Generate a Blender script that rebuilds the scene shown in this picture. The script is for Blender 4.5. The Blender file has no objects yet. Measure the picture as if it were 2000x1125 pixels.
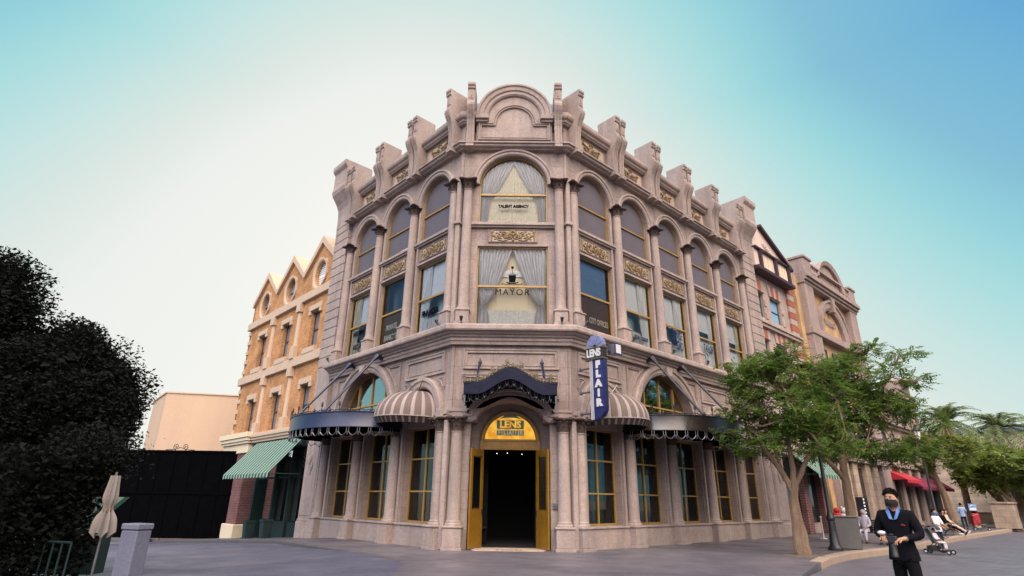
import bpy, bmesh, math, random
from mathutils import Vector, Matrix
R=math.radians
PI=math.pi
C=bpy.context.scene.collection
scene=bpy.context.scene
random.seed(7)

# ---------------------------------------------------------------- camera
cd=bpy.data.cameras.new('camera'); cam=bpy.data.objects.new('camera',cd); C.objects.link(cam)
cd.sensor_width=36; cd.lens=36*1094.0/2000; cd.clip_end=2000; cd.clip_start=.05
cam.matrix_world=Matrix.Translation((.164,-20.397,1.6))@Matrix.Rotation(R(.475),4,'Z')@Matrix.Rotation(R(90+20.636),4,'X')@Matrix.Rotation(R(.829),4,'Z')
scene.camera=cam
# ---------------------------------------------------------------- sky and sun
SUN_AZ=R(-9); SUN_EL=R(21)          # azimuth from +y towards +x
sd=Vector((math.sin(SUN_AZ)*math.cos(SUN_EL),math.cos(SUN_AZ)*math.cos(SUN_EL),math.sin(SUN_EL)))
wd=bpy.data.worlds.new('World'); scene.world=wd; wd.use_nodes=True
nt=wd.node_tree; N=nt.nodes; L=nt.links; N.clear()
sky=N.new('ShaderNodeTexSky'); sky.sky_type='NISHITA'; sky.sun_disc=False; sky.sun_elevation=SUN_EL; sky.sun_rotation=SUN_AZ
sky.air_density=1.2; sky.dust_density=2.0; sky.ozone_density=2.0
tc=N.new('ShaderNodeTexCoord')
dot=N.new('ShaderNodeVectorMath'); dot.operation='DOT_PRODUCT'; dot.inputs[1].default_value=sd
nrm=N.new('ShaderNodeVectorMath'); nrm.operation='NORMALIZE'
L.new(tc.outputs['Generated'],nrm.inputs[0]); L.new(nrm.outputs[0],dot.inputs[0])
ac=N.new('ShaderNodeMath'); ac.operation='ARCCOSINE'; L.new(dot.outputs['Value'],ac.inputs[0])
sep=N.new('ShaderNodeSeparateXYZ'); L.new(nrm.outputs[0],sep.inputs[0])
mr=N.new('ShaderNodeMapRange'); mr.inputs[1].default_value=0; mr.inputs[2].default_value=.6; mr.inputs[3].default_value=.4/PI; mr.inputs[4].default_value=1/PI   # paler towards the horizon
L.new(sep.outputs['Z'],mr.inputs[0])
dv=N.new('ShaderNodeMath'); dv.operation='MULTIPLY'; L.new(ac.outputs[0],dv.inputs[0]); L.new(mr.outputs[0],dv.inputs[1])
ramp=N.new('ShaderNodeValToRGB'); L.new(dv.outputs[0],ramp.inputs[0])
def lin(c): return tuple((x/255/12.92 if x<10 else ((x/255+.055)/1.055)**2.4) for x in c)
el=ramp.color_ramp.elements
SKY=[(0,lin((248,246,240))),(20,lin((236,239,235))),(25,lin((217,230,225))),(28,lin((202,228,225))),(31,lin((184,224,224))),(34,lin((166,219,222))),(37,lin((149,209,220))),(41,lin((132,192,215))),(48,lin((116,180,215))),(54,lin((98,165,214))),(68,(.27,.38,.55)),(95,(.30,.31,.38)),(180,(.34,.31,.33))]
el[0].position=0; el[0].color=SKY[0][1]+(1,); el[1].position=1; el[1].color=SKY[-1][1]+(1,)
for p_,c_ in SKY[1:-1]:
    e_=el.new(p_/180); e_.color=c_+(1,)
b1=N.new('ShaderNodeBackground'); L.new(ramp.outputs[0],b1.inputs[0]); b1.inputs[1].default_value=.60
# warm fill lobe added to the world behind the camera's right shoulder, lights the facade
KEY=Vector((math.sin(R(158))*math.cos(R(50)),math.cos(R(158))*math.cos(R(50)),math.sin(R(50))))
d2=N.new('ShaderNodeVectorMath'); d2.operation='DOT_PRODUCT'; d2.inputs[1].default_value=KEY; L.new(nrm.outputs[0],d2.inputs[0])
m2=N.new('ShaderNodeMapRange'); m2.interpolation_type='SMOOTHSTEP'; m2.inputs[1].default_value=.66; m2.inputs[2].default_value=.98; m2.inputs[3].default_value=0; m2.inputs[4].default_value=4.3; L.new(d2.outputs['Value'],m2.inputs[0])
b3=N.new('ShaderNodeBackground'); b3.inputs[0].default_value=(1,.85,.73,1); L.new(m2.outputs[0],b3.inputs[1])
KEY2=Vector((math.sin(R(-140))*math.cos(R(38)),math.cos(R(-140))*math.cos(R(38)),math.sin(R(38))))  # second fill lobe added to the world, cool, brightens the left wing
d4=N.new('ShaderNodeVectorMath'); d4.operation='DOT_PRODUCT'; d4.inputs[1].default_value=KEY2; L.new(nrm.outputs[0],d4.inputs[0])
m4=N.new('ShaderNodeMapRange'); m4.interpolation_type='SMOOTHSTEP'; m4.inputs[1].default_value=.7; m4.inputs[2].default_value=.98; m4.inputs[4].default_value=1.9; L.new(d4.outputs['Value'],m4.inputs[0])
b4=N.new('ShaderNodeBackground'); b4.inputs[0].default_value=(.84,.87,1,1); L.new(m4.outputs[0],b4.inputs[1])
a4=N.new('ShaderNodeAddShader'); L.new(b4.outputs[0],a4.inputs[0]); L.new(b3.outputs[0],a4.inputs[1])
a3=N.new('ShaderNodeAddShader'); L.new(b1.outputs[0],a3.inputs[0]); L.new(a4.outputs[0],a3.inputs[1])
b2=N.new('ShaderNodeBackground'); L.new(sky.outputs[0],b2.inputs[0]); b2.inputs[1].default_value=.0015
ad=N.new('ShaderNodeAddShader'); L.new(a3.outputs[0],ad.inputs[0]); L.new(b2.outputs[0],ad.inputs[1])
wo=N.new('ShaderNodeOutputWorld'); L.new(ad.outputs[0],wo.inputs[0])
ld=bpy.data.lights.new('sun','SUN'); ld.energy=2.6; ld.angle=R(.6); ld.color=(1,.86,.68)
so=bpy.data.objects.new('sun',ld); C.objects.link(so); so.rotation_euler=sd.to_track_quat('Z','Y').to_euler()
vs=scene.view_settings; vs.view_transform='Standard'; vs.look='None'; vs.gamma=1; vs.exposure=.72; vs.use_curve_mapping=False
cy=scene.cycles
cy.use_denoising=True; cy.max_bounces=7; cy.transparent_max_bounces=12; cy.diffuse_bounces=4; cy.glossy_bounces=3; cy.transmission_bounces=3
cy.sample_clamp_indirect=4; cy.caustics_reflective=False; cy.caustics_refractive=False

# ---------------------------------------------------------------- materials
def newmat(name):
    m=bpy.data.materials.new(name); m.use_nodes=True; t=m.node_tree
    return m,t,t.nodes['Principled BSDF']
def node(t,k,**kw):
    n=t.nodes.new(k)
    for a,v in kw.items(): setattr(n,a,v)
    return n
def mat(name,col,col2=None,rough=.8,scale=1.2,fine=22,bump=.25,spec=.35,metal=0,streak=False,amount=.5,bumpdist=.02,world=False):
    m,t,b=newmat(name); l=t.links
    b.inputs['Roughness'].default_value=rough; b.inputs['Specular IOR Level'].default_value=spec; b.inputs['Metallic'].default_value=metal
    col2=col2 or tuple(c*.72 for c in col)
    if world: co=node(t,'ShaderNodeNewGeometry').outputs['Position']
    else: co=node(t,'ShaderNodeTexCoord').outputs['Object']
    mp=node(t,'ShaderNodeMapping'); l.new(co,mp.inputs[0])
    if streak: mp.inputs['Scale'].default_value=(1.6,1.6,.28)
    n1=node(t,'ShaderNodeTexNoise'); n1.inputs['Scale'].default_value=scale; n1.inputs['Detail'].default_value=6; n1.inputs['Roughness'].default_value=.65; l.new(mp.outputs[0],n1.inputs[0])
    n2=node(t,'ShaderNodeTexNoise'); n2.inputs['Scale'].default_value=fine; n2.inputs['Detail'].default_value=4; l.new(co,n2.inputs[0])
    r1=node(t,'ShaderNodeMapRange'); r1.inputs[1].default_value=.36; r1.inputs[2].default_value=.64; l.new(n1.outputs[0],r1.inputs[0])
    r2=node(t,'ShaderNodeMapRange'); r2.inputs[1].default_value=.35; r2.inputs[2].default_value=.7; l.new(n2.outputs[0],r2.inputs[0])
    av=node(t,'ShaderNodeMath',operation='MULTIPLY_ADD'); av.inputs[1].default_value=amount
    h=node(t,'ShaderNodeMath',operation='MULTIPLY'); h.inputs[1].default_value=1-amount; l.new(r2.outputs[0],h.inputs[0])
    l.new(r1.outputs[0],av.inputs[0]); l.new(h.outputs[0],av.inputs[2])
    mix=node(t,'ShaderNodeMixRGB'); mix.inputs[1].default_value=tuple(col2)+(1,); mix.inputs[2].default_value=tuple(col)+(1,); l.new(av.outputs[0],mix.inputs[0])
    l.new(mix.outputs[0],b.inputs['Base Color'])
    if bump:
        bp=node(t,'ShaderNodeBump'); bp.inputs['Strength'].default_value=bump; bp.inputs['Distance'].default_value=bumpdist
        l.new(av.outputs[0],bp.inputs['Height']); l.new(bp.outputs[0],b.inputs['Normal'])
    return m
def brickmat(name,c1,c2,mort,w=.24,h=.08,ms=.012,scale=1.0,rough=.85,flat=False,bump=.5,world=False):
    m,t,b=newmat(name); l=t.links; b.inputs['Roughness'].default_value=rough; b.inputs['Specular IOR Level'].default_value=.3
    co=node(t,'ShaderNodeNewGeometry').outputs['Position'] if world else node(t,'ShaderNodeTexCoord').outputs['Object']
    if flat: src=co
    else:
        s=node(t,'ShaderNodeSeparateXYZ'); l.new(co,s.inputs[0]); a=node(t,'ShaderNodeMath',operation='ADD'); l.new(s.outputs[0],a.inputs[0]); l.new(s.outputs[1],a.inputs[1])
        c=node(t,'ShaderNodeCombineXYZ'); l.new(a.outputs[0],c.inputs[0]); l.new(s.outputs[2],c.inputs[1]); src=c.outputs[0]
    br=node(t,'ShaderNodeTexBrick'); l.new(src,br.inputs['Vector']); br.inputs['Scale'].default_value=scale
    br.inputs['Brick Width'].default_value=w; br.inputs['Row Height'].default_value=h; br.inputs['Mortar Size'].default_value=ms; br.inputs['Mortar Smooth'].default_value=.3
    br.inputs['Color1'].default_value=tuple(c1)+(1,); br.inputs['Color2'].default_value=tuple(c2)+(1,); br.inputs['Mortar'].default_value=tuple(mort)+(1,)
    n=node(t,'ShaderNodeTexNoise'); n.inputs['Scale'].default_value=1.3; n.inputs['Detail'].default_value=6; l.new(co,n.inputs[0])
    r=node(t,'ShaderNodeMapRange'); r.inputs[1].default_value=.3; r.inputs[2].default_value=.7; r.inputs[3].default_value=.7; r.inputs[4].default_value=1.15; l.new(n.outputs[0],r.inputs[0])
    mu=node(t,'ShaderNodeVectorMath',operation='SCALE'); l.new(br.outputs[0],mu.inputs[0]); l.new(r.outputs[0],mu.inputs['Scale']); l.new(mu.outputs[0],b.inputs['Base Color'])
    bp=node(t,'ShaderNodeBump'); bp.invert=True; bp.inputs['Strength'].default_value=bump; bp.inputs['Distance'].default_value=.01; l.new(br.outputs['Fac'],bp.inputs['Height']); l.new(bp.outputs[0],b.inputs['Normal'])
    return m
def plain(name,col,rough=.5,metal=0,spec=.5,emit=None,es=0):
    m,t,b=newmat(name); b.inputs['Base Color'].default_value=tuple(col)+(1,); b.inputs['Roughness'].default_value=rough; b.inputs['Metallic'].default_value=metal; b.inputs['Specular IOR Level'].default_value=spec
    if emit: b.inputs['Emission Color'].default_value=tuple(emit)+(1,); b.inputs['Emission Strength'].default_value=es
    return m
def glassmat(name,tint,refl=.12,rough=.02,gl=.95):
    m=bpy.data.materials.new(name); m.use_nodes=True; t=m.node_tree; t.nodes.clear(); l=t.links
    tr=node(t,'ShaderNodeBsdfTransparent'); tr.inputs[0].default_value=tuple(tint)+(1,)
    g=node(t,'ShaderNodeBsdfGlossy'); g.inputs['Roughness'].default_value=rough; g.inputs[0].default_value=(gl,gl,gl,1)
    f=node(t,'ShaderNodeFresnel'); f.inputs[0].default_value=1.5
    a=node(t,'ShaderNodeMath',operation='ADD'); a.use_clamp=True; a.inputs[1].default_value=refl; l.new(f.outputs[0],a.inputs[0])
    nz=node(t,'ShaderNodeTexNoise'); nz.inputs['Scale'].default_value=.7; co=node(t,'ShaderNodeNewGeometry'); l.new(co.outputs['Position'],nz.inputs[0])
    bp=node(t,'ShaderNodeBump'); bp.inputs['Strength'].default_value=.08; bp.inputs['Distance'].default_value=.03; l.new(nz.outputs[0],bp.inputs['Height']); l.new(bp.outputs[0],g.inputs['Normal'])
    mx=node(t,'ShaderNodeMixShader'); l.new(a.outputs[0],mx.inputs[0]); l.new(tr.outputs[0],mx.inputs[1]); l.new(g.outputs[0],mx.inputs[2])
    o=node(t,'ShaderNodeOutputMaterial'); l.new(mx.outputs[0],o.inputs[0]); return m
def leafmat(name,c1,c2,trans=.35,sc=1.5,gloss=.45):
    m=bpy.data.materials.new(name); m.use_nodes=True; t=m.node_tree; b=t.nodes['Principled BSDF']; l=t.links
    co=node(t,'ShaderNodeNewGeometry')
    n=node(t,'ShaderNodeTexNoise'); n.inputs['Scale'].default_value=sc; n.inputs['Detail'].default_value=5; l.new(co.outputs['Position'],n.inputs[0])
    r=node(t,'ShaderNodeMapRange'); r.inputs[1].default_value=.35; r.inputs[2].default_value=.65; l.new(n.outputs[0],r.inputs[0])
    wn=node(t,'ShaderNodeMath',operation='MULTIPLY_ADD'); wn.inputs[1].default_value=.5; l.new(co.outputs['Random Per Island'],wn.inputs[0]); h=node(t,'ShaderNodeMath',operation='MULTIPLY'); h.inputs[1].default_value=.5; l.new(r.outputs[0],h.inputs[0]); l.new(h.outputs[0],wn.inputs[2])
    mx=node(t,'ShaderNodeMixRGB'); mx.inputs[1].default_value=tuple(c1)+(1,); mx.inputs[2].default_value=tuple(c2)+(1,); l.new(wn.outputs[0],mx.inputs[0]); l.new(mx.outputs[0],b.inputs['Base Color'])
    b.inputs['Roughness'].default_value=gloss; b.inputs['Specular IOR Level'].default_value=.25
    tl=node(t,'ShaderNodeBsdfTranslucent'); l.new(mx.outputs[0],tl.inputs[0])
    ms=node(t,'ShaderNodeMixShader'); ms.inputs[0].default_value=trans; l.new(b.outputs[0],ms.inputs[1]); l.new(tl.outputs[0],ms.inputs[2])
    l.new(ms.outputs[0],t.nodes['Material Output'].inputs[0]); return m

def stonemat(name,c,c2,j=False):
    # cast stone: mottled, speckled, with rain streaks and a darker grime in the hollows' own pattern
    m,t,b=newmat(name); l=t.links; b.inputs['Roughness'].default_value=.82; b.inputs['Specular IOR Level'].default_value=.3
    co=node(t,'ShaderNodeNewGeometry').outputs['Position']
    def nz(scale,det,vec,lo,hi,rg=.6):
        n=node(t,'ShaderNodeTexNoise'); n.inputs['Scale'].default_value=scale; n.inputs['Detail'].default_value=det; n.inputs['Roughness'].default_value=rg; l.new(vec,n.inputs[0])
        r=node(t,'ShaderNodeMapRange'); r.inputs[1].default_value=lo; r.inputs[2].default_value=hi; l.new(n.outputs[0],r.inputs[0]); return r.outputs[0]
    mp=node(t,'ShaderNodeMapping'); mp.inputs['Scale'].default_value=(2.2,2.2,.3); l.new(co,mp.inputs[0])
    a=nz(.55,6,co,.35,.65); s=nz(1.3,6,mp.outputs[0],.4,.75); f=nz(16,6,co,.36,.66,.8); p=nz(5,6,co,.38,.66,.7)
    m1=node(t,'ShaderNodeMixRGB'); m1.inputs[1].default_value=tuple(c)+(1,); m1.inputs[2].default_value=tuple(c2)+(1,); l.new(a,m1.inputs[0])
    def dark(inp,fac,amt,col):
        k=node(t,'ShaderNodeMath',operation='MULTIPLY'); k.inputs[1].default_value=amt; l.new(fac,k.inputs[0])
        q=node(t,'ShaderNodeMixRGB',blend_type='MULTIPLY'); q.inputs[2].default_value=tuple(col)+(1,); l.new(k.outputs[0],q.inputs[0]); l.new(inp,q.inputs[1]); return q.outputs[0]
    o=dark(m1.outputs[0],s,.6,(.58,.52,.50)); o=dark(o,f,.6,(.50,.46,.44)); o=dark(o,p,.35,(.62,.56,.54))
    if j:   # faint coursing joints and slight tone changes from block to block
        oc=node(t,'ShaderNodeTexCoord').outputs['Object']; sp=node(t,'ShaderNodeSeparateXYZ'); l.new(oc,sp.inputs[0]); cb=node(t,'ShaderNodeCombineXYZ'); l.new(sp.outputs[0],cb.inputs[0]); l.new(sp.outputs[2],cb.inputs[1])
        br=node(t,'ShaderNodeTexBrick'); l.new(cb.outputs[0],br.inputs['Vector']); br.inputs['Scale'].default_value=1; br.inputs['Brick Width'].default_value=1.35; br.inputs['Row Height'].default_value=.62; br.inputs['Mortar Size'].default_value=.008; br.inputs['Mortar Smooth'].default_value=.2
        br.inputs['Color1'].default_value=(1,1,1,1); br.inputs['Color2'].default_value=(.84,.83,.83,1); br.inputs['Mortar'].default_value=(.55,.5,.48,1)
        mm=node(t,'ShaderNodeMixRGB',blend_type='MULTIPLY'); mm.inputs[0].default_value=.85; l.new(o,mm.inputs[1]); l.new(br.outputs[0],mm.inputs[2]); o=mm.outputs[0]
    l.new(o,b.inputs['Base Color'])
    ad=node(t,'ShaderNodeMath',operation='MULTIPLY_ADD'); ad.inputs[1].default_value=.5; l.new(p,ad.inputs[0]); l.new(f,ad.inputs[2])
    bp=node(t,'ShaderNodeBump'); bp.invert=True; bp.inputs['Strength'].default_value=.6; bp.inputs['Distance'].default_value=.02; l.new(ad.outputs[0],bp.inputs['Height']); l.new(bp.outputs[0],b.inputs['Normal'])
    return m
M={}
M['stone']=stonemat('pink cast stone',(.475,.38,.332),(.37,.305,.282))
M['paleblock2']=stonemat('grey pink dressed stone',(.42,.325,.285),(.35,.275,.25))
M['stone_wall']=stonemat('jointed pink cast stone',(.475,.38,.332),(.37,.305,.282),True)
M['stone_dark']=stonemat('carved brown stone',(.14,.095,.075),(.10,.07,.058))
M['gilt']=mat('faded gilt relief',(.30,.20,.085),(.12,.08,.045),rough=.55,scale=5,fine=30,bump=.2,spec=.5)
M['relief_ground']=stonemat('cream relief ground',(.60,.47,.36),(.52,.40,.31))
M['gold']=mat('gold painted frame',(.36,.215,.052),(.26,.15,.037),rough=.38,scale=2,fine=15,bump=.05,spec=.5)
M['gold2']=mat('amber door paint',(.26,.135,.016),(.15,.075,.009),rough=.28,scale=1.5,fine=9,bump=.05,spec=.5)
M['glass']=glassmat('clear window glass',(.97,.98,.98),.0,gl=.5)
M['glass_sky']=glassmat('lunette glass',(.5,.56,.58),.42)
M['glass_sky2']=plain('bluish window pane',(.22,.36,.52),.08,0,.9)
M['glass_dark2']=plain('dark shop glass',(.012,.014,.014),.06,0,.6)
M['glass_dark']=glassmat('shop window glass',(.55,.62,.60),.03)
M['glass_gold']=plain('lit amber glass',(.7,.36,.02),rough=.12,emit=(1,.40,.012),es=.42)
def amber():
    m,t,b=newmat('lit amber glass'); l=t.links; co=node(t,'ShaderNodeTexCoord'); n=node(t,'ShaderNodeTexNoise'); n.inputs['Scale'].default_value=4; n.inputs['Detail'].default_value=5; l.new(co.outputs['Object'],n.inputs[0])
    r=node(t,'ShaderNodeValToRGB'); l.new(n.outputs[0],r.inputs[0]); e=r.color_ramp.elements; e[0].position=.38; e[0].color=(.62,.22,.006,1); e[1].position=.66; e[1].color=(1,.60,.05,1)  # mottling in the glow imitates foliage mirrored in the glass
    l.new(r.outputs[0],b.inputs['Emission Color']); b.inputs['Emission Strength'].default_value=.5; b.inputs['Base Color'].default_value=(.5,.25,.02,1); b.inputs['Roughness'].default_value=.12; return m
M['glass_gold']=amber()
M['film']=mat('grey window film',(.12,.105,.118),(.095,.083,.095),rough=.4,scale=.9,fine=4,bump=0,spec=.22)
M['curtain']=mat('grey white drape cloth',(.72,.71,.73),(.52,.52,.55),rough=.9,scale=4,fine=60,bump=.1)
M['sheer']=mat('cream sheer curtain',(.80,.74,.56),(.60,.53,.36),rough=.9,scale=7,fine=14,bump=.05)
M['lace']=mat('white lace curtain',(.78,.76,.70),(.42,.41,.38),rough=.9,scale=18,fine=40,bump=.1)
M['cream']=mat('cream plaster',(.80,.68,.45),(.74,.62,.40),rough=.9,scale=.6,fine=5,bump=0)
M['teal_wall']=mat('teal room wall',(.62,.80,.88),(.54,.72,.80),rough=.8,scale=.6,fine=4,bump=0)
M['blue_blind']=mat('blue blind',(.13,.24,.43),(.10,.19,.36),rough=.5,scale=.8,fine=5,bump=.1)
M['shade']=mat('white roller shade',(.90,.90,.88),(.80,.82,.82),rough=.8,scale=1,fine=9,bump=.05)
M['brownboard']=mat('brown sign board',(.115,.07,.05),(.09,.055,.042),rough=.45,scale=1,fine=8,bump=.05)
M['lettercream']=plain('cream lettering',(.72,.63,.48),.6)
M['letterblack']=plain('black lettering',(.006,.006,.010),1,0,0)
M['letterblue']=plain('dark blue lettering',(.015,.03,.08),1,0,0)
M['navy']=mat('navy canopy metal',(.014,.017,.055),(.007,.009,.03),rough=.32,scale=1.4,fine=7,bump=.12,spec=.6)
M['navycloth']=mat('navy canopy cloth',(.011,.012,.032),(.006,.007,.018),rough=.75,scale=2.5,fine=9,bump=.4,spec=.2)
M['black']=mat('black iron',(.014,.014,.017),(.008,.008,.010),rough=.42,scale=3,fine=20,bump=.08,spec=.5)
M['gateblack']=mat('matt black sheet steel',(.0028,.0028,.0034),(.0018,.0018,.0024),rough=1,scale=2,fine=20,bump=.05,spec=.0)
M['blackmetal']=mat('black enamelled canopy band',(.012,.011,.012),(.03,.02,.018),rough=.2,scale=1.1,fine=6,bump=.1,spec=.7)
M['crest']=mat('dull brass cresting',(.22,.165,.10),(.07,.055,.04),rough=.45,scale=8,fine=30,metal=.3,bump=.1)
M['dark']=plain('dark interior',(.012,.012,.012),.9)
M['roofblue']=mat('blue grey roof sheet',(.16,.20,.28),(.11,.15,.22),rough=.4,scale=2,fine=9,bump=.1)
M['white']=plain('white paper',(.78,.78,.78),.7)
M['signblue']=mat('violet blue sign enamel',(.02,.024,.11),(.014,.016,.075),rough=.35,scale=3,fine=14,bump=.05)
M['signwhite']=plain('white enamel',(.52,.50,.48),.5)
M['signblack']=plain('black enamel',(.02,.018,.02),.35)
M['steel']=mat('grey steel tube',(.22,.21,.22),(.14,.13,.14),rough=.35,metal=.6,scale=4,fine=30,bump=.05)

# ---------------------------------------------------------------- mesh building
class MB:
    def __init__(s): s.v=[]; s.f=[]; s.mi=[]; s.m=0
    def add(s,vs,fs):
        o=len(s.v); s.v+= [tuple(p) for p in vs]; s.f+=[tuple(i+o for i in f) for f in fs]; s.mi+=[s.m]*len(fs); return s
    def box(s,x0,x1,y0,y1,z0,z1,bev=0):
        x0,x1=min(x0,x1),max(x0,x1); y0,y1=min(y0,y1),max(y0,y1)
        if bev:
            b=bev
            pts=[(x0+b,y0),(x1-b,y0),(x1,y0+b),(x1,y1-b),(x1-b,y1),(x0+b,y1),(x0,y1-b),(x0,y0+b)]
            cx,cy_=(x0+x1)/2,(y0+y1)/2
            rings=[]
            for z,k in ((z0,b),(z0+b,0),(z1-b,0),(z1,b)):
                rings.append([(min(max(x,x0+k),x1-k),min(max(y,y0+k),y1-k),z) for x,y in pts])
            v=[p for r in rings for p in r]; f=[tuple(range(7,-1,-1)),tuple(range(24,32))]
            for i in range(3):
                for j in range(8): f.append((i*8+j,i*8+(j+1)%8,(i+1)*8+(j+1)%8,(i+1)*8+j))
            return s.add(v,f)
        v=[(x,y,z) for z in (z0,z1) for x,y in ((x0,y0),(x1,y0),(x1,y1),(x0,y1))]
        return s.add(v,[(3,2,1,0),(4,5,6,7),(0,1,5,4),(1,2,6,5),(2,3,7,6),(3,0,4,7)])
    def prism(s,poly,a,b,axis='x'):
        n=len(poly)
        def P(u,w,t): return {'x':(t,u,w),'y':(u,t,w),'z':(u,w,t)}[axis]
        v=[P(u,w,a) for u,w in poly]+[P(u,w,b) for u,w in poly]
        f=[tuple(range(n)),tuple(range(2*n-1,n-1,-1))]+[(i,i+n,(i+1)%n+n,(i+1)%n) for i in range(n)]
        return s.add(v,f)
    def lathe(s,prof,c=(0,0,0),seg=20,a0=0,a1=2*PI,sy=1,cap=True):
        full=abs(a1-a0-2*PI)<1e-6; n=seg if full else seg+1; v=[]
        for r,z in prof:
            for i in range(n):
                a=a0+(a1-a0)*i/seg; v.append((c[0]+r*math.cos(a),c[1]+r*math.sin(a)*sy,c[2]+z))
        f=[]
        for k in range(len(prof)-1):
            for i in range(seg if not full else n):
                j=(i+1)%n if full else i+1
                f.append((k*n+i,k*n+j,(k+1)*n+j,(k+1)*n+i))
        if full and cap:
            if prof[0][0]>1e-4: f.append(tuple(range(n-1,-1,-1)))
            if prof[-1][0]>1e-4: f.append(tuple((len(prof)-1)*n+i for i in range(n)))
        return s.add(v,f)
    def tube(s,pts,r,seg=6,closed=False):
        pts=[Vector(p) for p in pts]; n=len(pts); v=[]; f=[]
        rr=r if isinstance(r,(list,tuple)) else [r]*n
        up=None
        for i,p in enumerate(pts):
            if closed: d=pts[(i+1)%n]-pts[i-1]
            else: d=pts[min(i+1,n-1)]-pts[max(i-1,0)]
            if d.length<1e-9: d=Vector((0,0,1))
            d.normalize()
            if up is None:
                up=Vector((0,0,1)) if abs(d.z)<.9 else Vector((1,0,0))
            a=d.cross(up)
            if a.length<1e-4: a=d.cross(Vector((0,1,.1)))
            a.normalize(); b=a.cross(d); up=b
            for k in range(seg):
                t=2*PI*k/seg; v.append(p+(a*math.cos(t)+b*math.sin(t))*rr[i])
        m=n if closed else n-1
        for i in range(m):
            for k in range(seg): f.append((i*seg+k,i*seg+(k+1)%seg,((i+1)%n)*seg+(k+1)%seg,((i+1)%n)*seg+k))
        if not closed: f+= [tuple(range(seg-1,-1,-1)),tuple((n-1)*seg+k for k in range(seg))]
        return s.add(v,f)
    def ball(s,c,r,seg=8,rings=5,sx=1,sy=1,sz=1):
        v=[(c[0],c[1],c[2]+r*sz)]
        for i in range(1,rings):
            a=PI*i/rings
            for k in range(seg): t=2*PI*k/seg; v.append((c[0]+r*sx*math.sin(a)*math.cos(t),c[1]+r*sy*math.sin(a)*math.sin(t),c[2]+r*sz*math.cos(a)))
        v.append((c[0],c[1],c[2]-r*sz)); f=[(0,1+k,1+(k+1)%seg) for k in range(seg)]
        for i in range(rings-2):
            for k in range(seg): f.append((1+i*seg+k,1+(i+1)*seg+k,1+(i+1)*seg+(k+1)%seg,1+i*seg+(k+1)%seg))
        e=len(v)-1; o=1+(rings-2)*seg
        f+=[(e,o+(k+1)%seg,o+k) for k in range(seg)]
        return s.add(v,f)
    def sweep(s,rings,closed=False,caps=True):
        # rings: list of equal-length point lists
        n=len(rings[0]); v=[p for r in rings for p in r]; f=[]
        m=len(rings) if closed else len(rings)-1
        for i in range(m):
            for k in range(n-1):
                j=(i+1)%len(rings); f.append((i*n+k,i*n+k+1,j*n+k+1,j*n+k))
        if caps and not closed: f+=[tuple(range(n)),tuple((len(rings)-1)*n+k for k in range(n-1,-1,-1))]
        return s.add(v,f)
    def arch(s,cx,cz,R0,prof,a0=0,a1=PI,seg=28,ez=1):
        # prof: (dr,y) closed profile
        rings=[]
        for i in range(seg+1):
            a=a0+(a1-a0)*i/seg
            rings.append([(cx+(R0+dr)*math.cos(a),y,cz+(R0+dr)*math.sin(a)*ez) for dr,y in prof+[prof[0]]])
        return s.sweep(rings)
    def frame(s,poly,w,y0,y1,close=True):
        # mitred moulding along a polygon in xz, going inwards by w; y0 wall plane, y1 front
        n=len(poly)
        A=sum(poly[i][0]*poly[(i+1)%n][1]-poly[(i+1)%n][0]*poly[i][1] for i in range(n))
        if A<0: poly=poly[::-1]
        def off(d):
            o=[]
            for i in range(n):
                p0,p1,p2=Vector(poly[i-1]),Vector(poly[i]),Vector(poly[(i+1)%n])
                a=(p1-p0).normalized(); b=(p2-p1).normalized(); na=Vector((-a.y,a.x)); nb=Vector((-b.y,b.x))
                k=na+nb; 
                if k.length<1e-6: o.append(p1+na*d); continue
                k.normalize(); c=max(k.dot(na),.35); o.append(p1+k*(d/c))
            return o
        lay=[(0,y0),(0,y1),(w*.3,y1),(w*.4,y1+(y0-y1)*.45),(w*.7,y1+(y0-y1)*.45),(w*.8,y1+(y0-y1)*.15),(w,y1+(y0-y1)*.15),(w,y0)]
        R_=[[ (p.x,y,p.y) for p in off(d)] for d,y in lay]
        rings=[[R_[j][i] for j in range(len(lay))] for i in range(n)]
        return s.sweep(rings,closed=True)
    def plate(s,outer,holes,y,depth,back=False):
        # flat wall in the xz plane with openings; reveals go back by depth
        bm=bmesh.new(); E=[]
        for lp in [outer]+holes:
            vs=[bm.verts.new((x,y,z)) for x,z in lp]
            for i in range(len(vs)): E.append(bm.edges.new((vs[i],vs[(i+1)%len(vs)])))
        bmesh.ops.triangle_fill(bm,use_beauty=True,use_dissolve=False,edges=E,normal=(0,-1,0))
        bm.verts.index_update(); s.add([v.co[:] for v in bm.verts],[tuple(v.index for v in f.verts) for f in bm.faces]); bm.free()
        for lp in holes+([outer] if back else []):
            n=len(lp); s.add([(x,y,z) for x,z in lp]+[(x,y+depth,z) for x,z in lp],[(i,(i+1)%n,(i+1)%n+n,i+n) for i in range(n)])
        return s
    def grid(s,fn,nu,nv):
        v=[fn(i/nu,j/nv) for j in range(nv+1) for i in range(nu+1)]
        f=[(j*(nu+1)+i,j*(nu+1)+i+1,(j+1)*(nu+1)+i+1,(j+1)*(nu+1)+i) for j in range(nv) for i in range(nu)]
        return s.add(v,f)
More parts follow.
